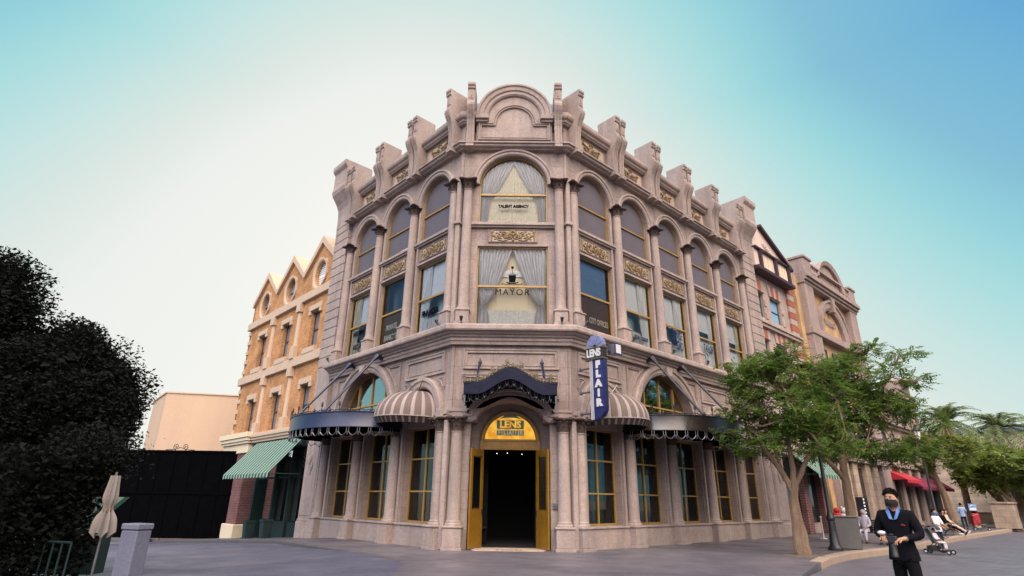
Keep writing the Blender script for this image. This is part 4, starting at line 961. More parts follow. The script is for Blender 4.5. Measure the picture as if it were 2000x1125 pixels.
# striped dome awnings
def dome(w,c):
    s=sg(w); cx=s*(c+.17); a_,d_,zb,zt=1.28,1.68,4.38,5.46; ns=13
    root=None
    for pas in (0,1):
        mb=MB()
        for k in range(ns*3):
            third=k%3
            if (pas==0)==(third==1): continue
            A0=PI*k/(ns*3); A1=PI*(k+1)/(ns*3)
            def fn(u,v,A0=A0,A1=A1):
                a=A0+(A1-A0)*u; b=v*PI/2; sb=math.sin(b)**.85; bul=1+.012*math.sin((a*ns*3/PI)%1*PI)
                return (cx+a_*math.cos(a)*sb*bul,.1-(.1+d_)*math.sin(a)*sb*bul,zb+(zt-zb)*math.cos(b)**.92 if b<PI/2-1e-6 else zb)
            mb.grid(fn,2,14)
        o=mb.build('dome_awning' if pas==0 else 'pale_stripe',M['awn_brown'] if pas==0 else M['awn_cream'],BLD if pas==0 else root,w if pas==0 else None,smooth=True)
        if pas==0: root=o
    n=60; P=[(cx+a_*math.cos(PI*i/n)*1.005,.1-(.1+d_)*math.sin(PI*i/n)*1.005) for i in range(n+1)]
    mb=MB(); mb.sweep([[(x,y,zb+.02),(x,y,zb-.03),(x*1,y+.02,zb-.03)] for x,y in P],caps=False); mb.tube([(x,y,zb-.01) for x,y in P],.02,5); mb.build('rim','awn_cream',root)
    mb=MB(); P2=[(cx+a_*math.cos(PI*i/n)*.93,.1-(.1+d_)*math.sin(PI*i/n)*.93) for i in range(n+1)]
    for i in range(n): mb.m=0 if i%3 else 1; mb.add([(P[i][0],P[i][1],zb-.02),(P[i+1][0],P[i+1][1],zb-.02),(P2[i+1][0],P2[i+1][1],zb-.24),(P2[i][0],P2[i][1],zb-.24)],[(0,1,2,3)])
    mb.build('valance',['awn_shaded','awn_brown'],root)  # underside stripes, darkened in colour for the shade below the dome
    mb=MB()
    for s2 in (-1,1): mb.tube([(cx+s2*.1,-.1,zt-.05),(cx+s2*.5+.0,-.16,zt+.38)],.02,5)
    mb.tube([(cx,.0,zt-.05),(cx,-.25,zt-.08),(cx+.0,-.9,zt-.45)],.015,5); mb.build('stay_rod','steel',root)
M['awn_brown']=mat('brown awning canvas',(.145,.105,.09),(.11,.08,.07),rough=.85,scale=3,fine=40,bump=.15)
M['awn_cream']=mat('pale awning canvas',(.31,.255,.24),(.24,.20,.185),rough=.85,scale=3,fine=40,bump=.15)
M['awn_shaded']=mat('shaded awning valance',(.03,.022,.02),rough=.9)
for w in 'LR':
    for c in domes[w]: dome(w,c)
# uplights on the ledge, part of the building
def uplight():
    mb=MB(); mb.box(-.05,.05,-.05,.05,0,.03); mb.tube([(0,0,.02),(0,-.02,.1),(0,-.1,.14)],.02,6); mb.tube([(0,-.08,.10),(0,-.14,.22),(0,-.17,.30)],[.05,.075,.095],10); mb.tube([(0,-.165,.29),(0,-.19,.34)],[.1,.085],10)
    mb.xf(Matrix.Scale(.72,4)); return mb.build('uplight','black',BLD,smooth=True)
ul=uplight(); k=0
for w in 'LR':
    for i in range(NB[w]+1):
        p=pt(w,colt(i)+(.1 if i else .05),7.72,.36)
        if k==0: ul.location=p; ul.rotation_euler=(0,0,FR[w][1]+sg(w)*1.0)
        else: copy_tree(ul,BLD,p,FR[w][1]+sg(w)*1.0)
        k+=1
for x in (-1.88,1.88): copy_tree(ul,BLD,Vector((x,-.36,7.72)),0)
# ================================================================ BLADE SIGN
SG=thing('blade_sign','vertical blue blade sign reading LENS FLAIR on the stone wall right of the door','sign',(0,0,0))
t0=.16
def SP(n,z,t=0): return (t0+t,-n,z)
rotf=Matrix.Rotation(R(-90),4,'Z')   # text faces towards -x of the wing frame (towards the corner)
mb=MB(); mb.prism([(-.5,4.75),(-.5,6.3),(-1.22,6.3),(-1.22,4.6)]+[(-1.22+.0-.0,4.6)]+[(-.5-.72*math.cos(a)*1.0-0,4.6-.42*math.sin(a)) for a in [PI/12*k for k in range(1,6)]]+[(-.5,4.18)],t0-.11,t0+.11,'x'); b=mb.build('sign_body','signblue',SG,'R')
mb=MB()
for n in (.5,.56,.62): mb.box(t0-.13,t0+.13,-n-.025,-n,4.2,6.3)
mb.build('white_stripe','signwhite',b)
mb=MB()
for k in range(5):
    zz=6.24-k*.335; mb.box(t0-.125,t0-.112,-1.18,-.70,zz-.30,zz); mb.box(t0-.08,t0+.08,-1.235,-1.222,zz-.29,zz-.01)
mb.build('letter_panel',plain('deep blue enamel',(.02,.022,.10),.35),b)
mb=MB()
for k,ch in enumerate('FLAIR'): mb.text(ch,t0-.13,-.94,6.10-k*.335,.32,.008,.03,1.35 if ch!='I' else 1.2,rot=rotf)
mb.build('lettering','signwhite',b)
mb=MB()
for k in range(5): zz=6.24-k*.335; mb.box(t0-.06,t0+.06,-1.243,-1.236,zz-.25,zz-.05)
mb.build('side_slot','signblack',b)
mb=MB(); mb.box(t0-.13,t0+.13,-1.2,-.3,6.36,6.70); h=mb.build('sign_head','signblack',SG,'R')
mb=MB()
for z in (6.30,6.70): mb.box(t0-.17,t0+.17,-1.24,-.26,z,z+.045,.008)
mb.build('head_moulding','crest',h)
mb=MB(); mb.text('LENS',t0-.145,-.75,6.53,.38,.008,.018,.92,rot=rotf,space=.95); mb.build('lettering','signwhite',h)
mb=MB(); rr=.42
for k in range(9):
    a=PI*(k+.5)/9; c_,s_=math.cos(a),math.sin(a)
    mb.prism([(-.78+.08*math.cos(a-.17),6.77+.08*math.sin(a-.17)),(-.78+rr*math.cos(a-.165),6.77+rr*math.sin(a-.165)),(-.78+(rr+.03)*c_,6.77+(rr+.03)*s_),(-.78+rr*math.cos(a+.165),6.77+rr*math.sin(a+.165)),(-.78+.08*math.cos(a+.17),6.77+.08*math.sin(a+.17))],t0-.10-.02*(k%2),t0+.10+.02*(k%2),'x')
M['fan']=mat('pale grey blue enamel',(.20,.22,.36),(.12,.13,.24),rough=.4,scale=4)
mb.build('shell_fan','fan',SG,'R')
mb=MB(); mb.box(t0+.3,t0+.62,-1.5,-1.1,6.5,6.86,.01); q=mb.build('floodlight','steel',SG,'R'); mb=MB(); mb.box(t0+.27,t0+.65,-1.53,-1.5,6.47,6.89); mb.tube([(t0+.2,-1.25,6.6),(t0+.35,-1.25,6.6)],.03,6); mb.build('floodlight_rim','signblue',q); mb=MB(); mb.box(t0+.32,t0+.6,-1.54,-1.531,6.52,6.84); mb.build('floodlight_lens','signwhite',q)
for z in (6.05,5.2,4.45):
    mb=MB(); mb.tube([(t0,-.5,z),(t0,.15,z)],.035,8); mb.tube([(t0,.12,z),(t0,.16,z)],.075,10)
    mb.build('wall_bracket','steel',SG,'R')

for o_ in kids(SG): o_.location=pt('R',0,0,.42); o_.scale=(1,.84,1); 
# ================================================================ NEIGHBOURS
M['brick_tan']=brickmat('tan brick',(.50,.235,.085),(.35,.155,.055),(.46,.29,.17),w=.23,h=.085,ms=.010)
M['brick_red']=brickmat('dark red brick',(.17,.055,.05),(.11,.04,.04),(.22,.15,.14),w=.24,h=.09,ms=.013)
M['trim']=mat('pale limestone trim',(.52,.385,.275),(.43,.32,.23),rough=.85,scale=.9,fine=14,bump=.2,streak=True)
M['cream_trim']=mat('cream painted trim',(.66,.56,.40),(.58,.48,.33),rough=.7,scale=1,fine=12,bump=.1)
M['shopgreen']=mat('very dark green shopfront paint',(.016,.035,.033),(.010,.022,.022),rough=.5,scale=1.2,fine=8,bump=.1)
M['winframe']=plain('dark teal window frame',(.03,.045,.05),.5)
M['glass_grey']=mat('grey backed window pane',(.19,.175,.19),(.15,.14,.155),rough=.22,scale=.6,fine=3,bump=0,spec=.6)
M['awn_green']=mat('green awning canvas',(.02,.065,.05),(.015,.05,.04),rough=.85,scale=4,fine=40,bump=.1)
M['awn_white']=mat('pale green awning stripe',(.235,.325,.26),(.18,.26,.205),rough=.85,scale=4,fine=40,bump=.1)
BB=thing('brick_building','tan brick building with three zigzag gables and round windows left of the stone corner building','building')
T0,T1=11.22,24.4; YW=.5
def Lx(t): return -t
mb=MB(); gc=[13.85,18.05,22.25]; hw=2.12
top=[(T0,14.3)]
for g in gc: top+= [(g-hw if g>13.9 else T0+.5,14.35),(g,16.15)]
top+=[(T1,14.35)]
outer=[(-t,z) for t,z in [(T0,4.9)]+[(T0,14.35)]+[(13.85,16.15),(15.95,14.4),(18.05,16.15),(20.15,14.4),(22.25,16.15),(T1,14.35),(T1,4.9)]]
holes=[]
wc=[13.72,17.72,21.62]
for c in wc:
    for z0,z1 in ((9.5,11.65),(5.2,7.35)): holes.append([(-(c-.56),z0),(-(c+.56),z0),(-(c+.56),z1),(-(c-.56),z1)])
for c in gc: holes.append([(-c+.72*math.cos(a),13.95+.82*math.sin(a)) for a in [2*PI*k/28 for k in range(28)]])
mb.plate(outer,holes,YW,.35); mb.prism([(YW,-1.2),(8,-1.2),(8,14.3),(YW,14.3)],-T1-.01,-T1+.2,'x'); mb.build('wall','brick_tan',BB,'L')
mb=MB(); mb.add([(-T0,.95,4.9),(-T1,.95,4.9),(-T1,.95,15),(-T0,.95,15)],[(0,1,2,3)]); mb.add([(-T0,8,4.9),(-T1,8,4.9),(-T1,8,14.3),(-T0,8,14.3)],[(0,1,2,3)])
mb.build('inner_wall','dark',BB,'L')
mb=MB()
def slab(mb,a,b,t,y0,y1):  # raking coping along a->b in xz, thickness t above
    a=Vector(a);b=Vector(b); d=(b-a).normalized(); n=Vector((-d.y,d.x)); n=n if n.y>0 else -n
    mb.prism([tuple(a),tuple(b),tuple(b+n*t),tuple(a+n*t)],y0,y1,'y')
for g in gc:
    l=g-hw+.02; r=g+hw-.02
    mb.prism([(-l,14.2),(-g,15.95),(-r,14.2),(-r,14.55),(-g,16.42),(-l,14.55)],YW-.18,YW+1.3,'y')
mb.build('gable_coping','trim',BB,'L')
mb=MB()
for g in gc: mb.prism([(-g,16.3),(-(g-hw),14.5),(-(g+hw),14.5)],YW+.4,8,'y')
mb.build('roof','roofblue',BB,'L')
mb=MB()
for z0,z1,p in ((12.5,13.0,.2),(8.58,9.1,.2)): mb.box(-T0,-T1-.15,YW-p,YW+.1,z0,z1,.02)
for z0,z1,p in ((4.55,4.7,.12),(4.7,4.85,.2),(4.85,5.0,.27),(5.0,5.1,.2)): mb.box(-T0,-T1-.2,YW-.1-p,YW+.2,z0,z1,.01)
for c in wc:
    mb.box(-(c-.75),-(c+.75),YW-.22,YW+.1,9.1,9.42,.015)
    for z in (11.65,7.35): mb.box(-(c-.8),-(c+.8),YW-.13,YW+.2,z+.02,z+.36,.02); mb.box(-(c-.8),-(c-.56),YW-.13,YW+.1,z-.22,z+.02,.02); mb.box(-(c+.8),-(c+.56),YW-.13,YW+.1,z-.22,z+.02,.02)
for t in (15.85,19.85):
    for a,b in ((9.1,12.5),(5.0,8.58)):
        mb.lathe([(.17,a+.75),(.15,b-.55)],(-t,YW-.03,0),12); mb.box(-(t-.27),-(t+.27),YW-.27,YW+.1,a-.02,a+.75,.02); mb.box(-(t-.25),-(t+.25),YW-.27,YW+.1,b-.55,b+.02,.02)
for k in range(11):
    z=5.3+k*.68; wd=.5 if k%2 else .34
    for tt,sgn in ((T1,-1),(T0,1)): mb.box(-tt,-tt-sgn*wd*-1*(-1 if sgn<0 else 1) if False else -(tt+sgn*wd),YW-.08,YW+.1,z,z+.3,.02)
mb.build('stone_trim','trim',BB,'L')
for c in gc:
    mb=MB(); n=36; pts=[]
    for k in range(n):
        a=2*PI*k/n; q=1.0+(.05 if (k//2)%2 else -.02); pts.append(a)
    rings=[]
    for k in range(n):
        a=2*PI*k/n; q=.16+(.07 if (k//3)%2 else 0)
        rings.append([(-c+(.72+d)*math.cos(a),y,13.95+(.82+d)*math.sin(a)) for d,y in ((0,YW+.1),(0,YW-.05),(.08,YW-.1),(q,YW-.1),(q,YW+.1),(0,YW+.1))])
    mb.sweep(rings,closed=True); mb.build('round_window_surround','trim',BB,'L')
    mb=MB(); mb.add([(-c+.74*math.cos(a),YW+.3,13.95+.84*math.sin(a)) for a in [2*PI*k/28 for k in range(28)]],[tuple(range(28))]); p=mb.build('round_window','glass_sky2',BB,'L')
    mb=MB(); mb.box(-c-.03,-c+.03,YW+.24,YW+.3,13.15,14.75); mb.box(-c-.7,-c+.7,YW+.24,YW+.3,13.92,13.98)
    if c==gc[0]:
        for k in range(12): zz=13.2+k*.13; h_=.72*math.sqrt(max(.02,1-((zz-13.95)/.82)**2)); mb.box(-c-h_,-c+h_,YW+.22,YW+.26,zz,zz+.06)
    mb.build('window_frame','winframe' if c!=gc[0] else 'shade',p)
for c in wc:
    for z0,z1 in ((9.5,11.65),(5.2,7.35)):
        mb=MB(); rectframe(mb,-(c+.56),-(c-.56),z0,z1,YW+.22,.05,.07,bars=((z0+z1)/2,),bw=.07); p=mb.build('window','winframe',BB,'L')
        mb=MB(); pane(mb,-(c+.52),-(c-.52),z0+.04,z1-.04,YW+.27); mb.build('pane','glass_grey',p)
# shopfront
mb=MB(); mb.box(-20.2,-T1,YW-.25,YW+1,-1.3,4.05); mb.build('brick_pier','brick_red',BB,'L')
mb=MB(); mb.box(-20.05,-T1-.15,YW-.42,YW+.8,-1.4,.0,.03); mb.build('pier_base','cream_trim',BB,'L'); mb=MB()
for z0,z1,p in ((4.0,4.15,.05),(4.15,4.55,.02),(4.55,4.7,.14),(4.7,4.9,.22),(4.9,5.2,.3)): mb.box(-20.1+p,-T1-.1-p,YW-.3-p,YW+1,z0,z1,.015)
mb.build('pier_cap','cream_trim',BB,'L')
mb=MB(); mb.box(-T0,-20.1,1.6,1.8,-1.3,4.6); mb.box(-T0,-20.1,YW-.02,1.7,4.1,4.56)
for t in (11.3,13.1,15.0,17.0,19.9): mb.box(-(t),-(t+.16),.9,1.6,-1.2,4.1,.02)
for t in (13.3,15.2): mb.box(-t,-t-1.6,1.05,1.6,-1.2,.3); 
mb.box(-13,-19.9,1.05,1.12,2.5,2.6); mb.build('shopfront','shopgreen',BB,'L')
mb=MB()
for t in (13.3,15.2,17.2): mb.add([(-t,1.2,.35),(-t-1.55,1.2,.35),(-t-1.55,1.2,4.0),(-t,1.2,4.0)],[(0,1,2,3)])
mb.build('shop_pane','glass_dark',BB,'L')
def awning(parent,frame,s,t0,t1,z1,y1,z0,y0,n,m1,m2,name='striped_awning',drop=.22):
    A=MB(); B=MB()
    for k in range(n):
        q=A if k%2 else B; a=s*(t0+(t1-t0)*k/n); b=s*(t0+(t1-t0)*(k+1)/n)
        q.add([(a,y1,z1),(b,y1,z1),(b,y0,z0),(a,y0,z0)],[(0,1,2,3)])
        m=(a+b)/2; q.add([(a,y0,z0),(b,y0,z0),(b,y0-.01,z0-drop*.75),(m,y0-.01,z0-drop),(a,y0-.01,z0-drop*.75)],[(0,1,2,3,4)])
    if m1==m2:
        A=MB(); A.prism([(y1,z1),(y0,z0),(y0,z0-drop),(y0+.04,z0-drop),(y0+.04,z0),(y1,z0)],s*t0,s*t1,'x'); return A.build(name,m1,parent,frame)
    for t in (t0,t1):
        x=s*t; A.tube([(x,y1,z1),(x,y0,z0)],.02,5); A.tube([(x,y1,z0),(x,y0,z0)],.018,5)
    p=A.build(name,m1,parent,frame)
    B.build('awning_stripe',m2,p); return p
awning(BB,'L',-1,12.3,18.7,4.45,.2,2.62,-1.35,31,'awn_green','awn_white')
# dark green tubs at the shopfront
def tub(n_,t,n):
    mb=MB(); h0=-.30
    mb.prism([(-.26,-.26),(.26,-.26),(.26,.26),(-.26,.26)],0,.04,'z'); mb.lathe([(.27,0),(.33,.75),(.37,.76),(.37,.84),(.31,.84),(.29,.6)],seg=4,a0=PI/4,a1=2*PI+PI/4); o=mb.build('planter_tub','shopgreen',None)
    p=pt('L',t,0,n); o.location=(p.x,p.y,hgt(p.x,p.y)); o.rotation_euler=(0,0,FR['L'][1]); return tag(o,n_,'planter',group='dark tubs by the green shopfront')
tub('dark green square tub by the shopfront, nearer the stone building',13.2,.7); tub('dark green square tub by the shopfront, under the middle of the striped awning',15.4,.7)
# --- warehouse wall beyond the gate
BE=thing('plain_building','plain beige rendered building beyond the black gate','building')
M['beige']=mat('beige render',(.50,.36,.25),(.43,.31,.22),rough=.9,scale=.25,fine=9,bump=.1,streak=True)
C0=Vector((-27.4,24.0)); A1=Vector((-15,27.0)); B1=Vector((-31.5,29.0)); 
mb=MB(); mb.prism([tuple(C0),tuple(A1),(-15,34),tuple(B1+Vector((0,5))),tuple(B1)],-1.5,9.1,'z'); mb.build('wall','beige',BE)
mb=MB(); mb.prism([tuple(C0+Vector((-.06,-.08))),tuple(A1+Vector((0,-.1))),(-15,34),tuple(B1+Vector((-.1,5))),tuple(B1+Vector((-.1,-.03)))],9.1,9.2,'z'); mb.build('roof_edge','trim',BE)
# --- gate
GT=thing('sheet_metal_gate','tall black solid metal gate with scrollwork on top across the side road','gate',(-26,16,0))
def gp(x,y,z): return (x+26-0,y-16,z)
mb=MB(); mb.box(-8,9.2,-.05,.05,-.86,4.15)
for k in range(17): mb.box(-8+k,-7.94+k,-.09,-.05,-.86,4.15)
for z in (-.86,1.6,4.05): mb.box(-8,9.2,-.10,-.05,z,z+.12)
mb.build('gate_panel','gateblack',GT)
for x in (-6,-2.1,2.1,5.2):
    mb=MB()
    for s in (-1,1): spiral(mb,x+s*.28,4.4,.2,1.3,s,-PI/2,0,.025)
    mb.tube([(x-.9,0,4.2),(x-.4,0,4.22),(x,0,4.35),(x+.4,0,4.22),(x+.9,0,4.2)],.025,5)
    mb.build('scrollwork','black',GT)
mb=MB()
for x in (-5,0,5): mb.lathe([(.09,0),(.09,.06)],(x,0,-.95),10)
mb.build('gate_roller','steel',GT)
# --- half timbered building
TB=thing('half_timbered_building','stone and red brick town house with dark timber gable right of the stone corner building','building')
M['redblock']=mat('red sandstone block',(.33,.10,.065),(.26,.08,.055),rough=.85,scale=2,fine=20,bump=.2)
M['paleblock']=stonemat('pale pink ashlar',(.52,.41,.35),(.46,.37,.33))
M['timber']=mat('dark plum timber',(.055,.028,.035),(.035,.018,.024),rough=.6,scale=4,fine=20,bump=.15)
M['plaster']=mat('pale pink plaster',(.60,.47,.40),(.52,.40,.35),rough=.9,scale=.8,fine=10,bump=.1)
M['ashlar']=brickmat('tan ashlar blocks',(.40,.30,.22),(.34,.25,.19),(.20,.15,.12),w=.9,h=.42,ms=.012,bump=.4)
M['brick_ochre']=brickmat('ochre block',(.48,.30,.15),(.40,.25,.13),(.36,.25,.16),w=.6,h=.3,ms=.012)
a,b=17.2,23.3; holes=[]; wn=[(17.65,18.65,12.3,13.95),(19.6,21.15,12.3,13.95),(17.65,18.55,9.15,10.85),(19.6,21.1,9.15,10.85)]
for x0,x1,z0,z1 in wn: holes.append([(x0,z0),(x1,z0),(x1,z1),(x0,z1)])
mb=MB(); mb.plate([(a,0),(b,0),(b,16.2),(a,16.2)],holes,.25,.3); mb.prism([(.25,0),(9,0),(9,16),(.25,16)],b-.01,b+.2,'x'); mb.build('wall','paleblock',TB,'R')
for x0,x1,z0,z1 in wn:
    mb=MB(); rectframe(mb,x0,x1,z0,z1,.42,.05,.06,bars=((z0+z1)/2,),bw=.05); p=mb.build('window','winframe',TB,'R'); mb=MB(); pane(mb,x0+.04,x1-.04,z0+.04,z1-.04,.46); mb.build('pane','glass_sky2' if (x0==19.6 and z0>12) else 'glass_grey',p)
mb=MB(); m2=MB()
for x0,x1,z0,z1 in wn:
    n=5 if x1-x0>1.2 else 3; LM=MB()
    for k in range(n):   # splayed lintel stones, red and pale
        u0=x0-.25+(x1-x0+.5)*k/n; u1=x0-.25+(x1-x0+.5)*(k+1)/n; c=(x0+x1)/2; q=m2 if k%2 else mb
        q=LM; q.m=k%2; q.prism([(u0*.85+c*.15,z1+.04),(u1*.85+c*.15-.02,z1+.04),(u1-.02,z1+.78),(u0,z1+.78)],.17,.3,'y')
    LM.build('lintel',['paleblock','redblock'],TB,'R'); mb=MB()
    for k in range(4): 
        if k%2==0: mb.box(x1+.02,x1+.3,.19,.3,z0+k*.42,z0+k*.42+.38,.01)
    mb.build('jamb_stones','paleblock',TB,'R')
mb=MB()
for k in range(26):
    z=3.9+k*.44; mb.m=k%2; mb.box(22.3,23.3,.10,.4,z,z+.42,.015)
mb.build('quoin_strip',['paleblock','redblock'],TB,'R')
mb=MB()
for z0,z1,n in ((11.55,11.75,.0),(11.75,11.9,.1),(8.3,8.5,.05),(4.1,4.4,.1),(4.4,4.6,.2)):
    mb.box(a,b,-n,.3,z0,z1,.01)
    if z0 in (11.75,8.3,4.4): mb.build('string_course','paleblock',TB,'R'); mb=MB()
mb.prism([(22.35,15.6),(23.35,15.6),(23.35,17.0),(23.2,17.4),(22.85,17.6),(22.5,17.4),(22.35,17.0)],-.05,.8,'y'); mb.build('finial','paleblock',TB,'R')
mb=MB(); mb.prism([(17.2,15.4),(22.15,15.4),(22.15,16.6),(18.2,18.4),(17.2,18.0)],-.2,.3,'y'); mb.build('gable_wall','plaster',TB,'R')
mb=MB(); mb.box(17.2,22.6,-.42,.25,15.12,15.38,.03); mb.box(17.2,22.3,-.38,.2,16.55,16.7,.02)
slab(mb,(18.2,18.3),(22.6,16.35),.2,-.45,.5)
for x in (17.9,20.1,22.1): mb.box(x-.09,x+.09,-.4,-.18,15.4,16.6,.02); mb.prism([(-.2,16.55),(-.5,16.55),(-.48,16.4),(-.36,16.2),(-.28,15.9),(-.2,15.8)],x-.12,x+.12,'x')
mb.build('timber_frame','timber',TB,'R')
mb=MB()
for x in (18.3,18.8,19.3,20.5,20.95,21.4,21.8):
    mb.prism([(x-.15,15.55),(x+.15,15.55),(x+.15,16.2)]+arcpts(x,16.2,.15,0,PI,6)+[(x-.15,16.2)],-.23,-.19,'y')
mb.build('blind_arch','cream_trim',TB,'R')
sw=MB(); sw.v=list(SW.v); sw.f=list(SW.f); sw.mi=[0]*len(sw.f); sw.xf(Matrix.Translation((19.4,-.2,16.98))@Matrix.Rotation(R(22),4,'Y')@Matrix.Diagonal((1.1,1,1,1))); sw.build('plaster_swag','plaster',TB,'R')
for x,z in ((20.35,11.98),(18.15,11.98)):
    sw=MB(); sw.v=list(SW.v); sw.f=list(SW.f); sw.mi=[0]*len(sw.f); sw.xf(Matrix.Translation((x,.24,z+.05))@Matrix.Diagonal((.75,1,.6,1))); sw.build('plaster_swag','plaster',TB,'R')
mb=MB(); mb.box(19.9,20.9,1.5,2.3,16.5,18.9,.02); mb.box(19.8,21.0,1.4,2.4,18.7,18.9,.02); mb.lathe([(.2,18.9),(.16,19.4)],(18.6,.3,0),10); mb.build('chimney','redblock',TB,'R')
mb=MB(); mb.prism([(18.2,18.3),(23.3,16.2),(23.3,16.0),(17.2,16.0),(17.2,17.8)],.5,9,'y'); mb.build('roof','timber',TB,'R')
# ground floor shop of this building
mb=MB(); mb.box(17.2,23.3,.24,.26,0,.01)
for t in (19.4,22.0): mb.box(t,t+.7,-.1,.25,0,4.1,.02)
mb.build('shop_pier','brick_red',TB,'R')
mb=MB(); mb.box(17.3,19.4,.2,.24,.6,4.0); mb.box(20.2,21.9,.2,.24,.6,4.0); mb.build('shop_pane','glass_dark2',TB,'R')
awning(TB,'R',1,18.6,22.4,4.3,.1,3.1,-1.3,19,'awn_green','awn_white')
# --- ochre building with the big arch
OB=thing('arched_building','ochre and pink stone building with a great blind arch and curved pediment','building')
a,b=23.6,34.9
mb=MB(); mb.prism([(0,0),(9,0),(9,16.6),(0,16.6)],a,b,'x'); mb.build('wall','brick_ochre',OB,'R')
mb=MB()
for t in (24.3,33.3): mb.box(t,t+1.5,-.45,.1,0,16.2,.03)
mb.box(24.2,34.9,-.55,.1,12.4,12.9,.03); mb.box(24.2,34.9,-.55,.1,4.2,4.7,.03)
for z0,z1,n in ((16.1,16.3,.5),(16.3,16.5,.65),(16.5,16.75,.8),(16.75,16.95,.7)): mb.box(24.2,35.0,-n,.3,z0,z1,.01)
for t in (24.4,33.6): mb.box(t,t+1.3,-.6,.6,16.95,18.0,.03); mb.box(t-.1,t+1.4,-.7,.7,18.0,18.2,.03)
for k in range(22):
    t=26.0+k*.36
    if 27.0<t<32.3: continue
    mb.lathe([(.08,17),(.13,17.2),(.06,17.5),(.09,17.7)],(t,-.5,0),8)
mb.box(25.8,33.5,-.65,-.3,17.7,17.85,.01)
mb.arch(29.6,16.2,2.6,[(0,.3),(0,-.6),(.3,-.7),(.35,.3)],R(22),R(158),24); mb.prism([(29.6+x*.98,z) for x,z in arcpts(0,16.2,2.6,R(18),R(162),20)]+[(26.9,16.9)],-.4,.3,'y')
mb.arch(29.35,12.9,2.25,[(0,.1),(0,-.25),(.2,-.35),(.55,-.35),(.6,-.45),(.75,-.45),(.75,.1)],0,PI,30); mb.prism([(29.12,15.0),(29.58,15.0),(29.7,16.1),(29.0,16.1)],-.55,.1,'y')
mb.build('stone_dressing','paleblock2',OB,'R')
sw=MB(); sw.v=list(SW.v); sw.f=list(SW.f); sw.mi=[0]*len(sw.f); sw.xf(Matrix.Translation((29.35,-.02,14.2))@Matrix.Diagonal((1.3,1,1.3,1))); sw.build('carved_crest','stone',OB,'R')
for x0 in (25.9,28.5,31.1):
    mb=MB(); rectframe(mb,x0,x0+1.4,5.6,8.4,-.12,.07,.08,bars=(7,),bw=.06); p=mb.build('window','winframe',OB,'R'); mb=MB(); pane(mb,x0+.05,x0+1.35,5.65,8.35,-.05); mb.build('pane','glass_grey',p)
    mb=MB(); rectframe(mb,x0,x0+1.4,9.4,11.8,-.12,.07,.08,bars=(10.6,),bw=.06); p=mb.build('window','winframe',OB,'R'); mb=MB(); pane(mb,x0+.05,x0+1.35,9.45,11.75,-.05); mb.build('pane','glass_grey',p)
mb=MB()
for t in (25.7,27.3,29.9,31.6): mb.box(t,t+.9,-.35,.05,0,4.2,.02)
mb.build('shop_pier','ashlar',OB,'R')
mb=MB(); mb.box(25.8,33.2,-.06,-.02,.5,3.9); mb.build('shop_pane','glass_dark2',OB,'R')
# --- far building
FB=thing('far_building','tall tan stone building far along the street with red and burgundy awnings','building')
a,b=35.2,50.5
mb=MB(); mb.prism([(0,0),(9,0),(9,7.8),(0,7.8)],a,b,'x'); mb.prism([(.3,7.8),(8,7.8),(8,10.7),(.3,10.7)],41,b-.4,'x'); mb.build('wall','ashlar',FB,'R')
mb=MB()
for z0,z1,n in ((7.4,7.6,.3),(7.6,7.85,.5)): mb.box(a,b+.2,-n,.3,z0,z1,.02)
for z0,z1,n in ((10.4,10.6,.2),(10.6,10.85,.45)): mb.box(41,b,.3-n,1,z0,z1,.02)
mb.box(44.4,49.6,.2,1.2,10.85,11.4,.02); mb.box(45.2,48.8,.1,1.3,11.4,12.2,.02); mb.lathe([(1.7,12.2),(1.8,12.3),(1.5,12.45),(.9,12.7)],(47,.7,0),12)
for t in [35.4+2.6*k for k in range(6)]: mb.box(t,t+.7,-.3,.1,0,4.3,.02); 
for t in (41.3,43.8,46.4,49): mb.box(t,t+.6,0.1,.4,7.85,10.4,.02)
mb.box(a,b,-.45,.1,4.3,4.8,.02); mb.build('stone_dressing','paleblock2',FB,'R')
for k,x0 in enumerate([36.4,38.7,42.2,44.8,47.3]):
    mb=MB(); rectframe(mb,x0,x0+1.1,5.2,7.0,-.04,.08,.08,bars=(6.1,),bw=.06); p=mb.build('window','winframe',FB,'R'); mb=MB(); pane(mb,x0+.05,x0+1.05,5.25,6.95,-.01); mb.build('pane','glass_grey',p)
for k,x0 in enumerate([42.2,44.8,47.3]):
    mb=MB(); rectframe(mb,x0,x0+1.1,8.3,10.1,.26,.08,.08,bars=(9.2,),bw=.06); p=mb.build('window','winframe',FB,'R'); mb=MB(); pane(mb,x0+.05,x0+1.05,8.35,10.05,.29); mb.build('pane','glass_grey',p)
mb=MB(); mb.box(a+.2,b-.2,-.06,-.02,.4,4.0); mb.build('shop_pane','glass_dark2',FB,'R')
M['awn_red']=mat('red awning canvas',(.38,.02,.03),(.28,.015,.02),rough=.8,scale=3,fine=30,bump=.1)
M['awn_wine']=mat('burgundy awning canvas',(.16,.012,.045),(.11,.01,.03),rough=.8,scale=3,fine=30,bump=.1)
awning(FB,'R',1,35.6,39.4,4.1,0,3.35,-1.3,2,'awn_red','awn_red','red_awning'); awning(FB,'R',1,39.8,45.4,3.9,0,2.95,-1.2,2,'awn_wine','awn_wine','burgundy_awning'); awning(FB,'R',1,46.2,50.3,3.9,0,2.95,-1.2,2,'awn_wine','awn_wine','burgundy_awning')
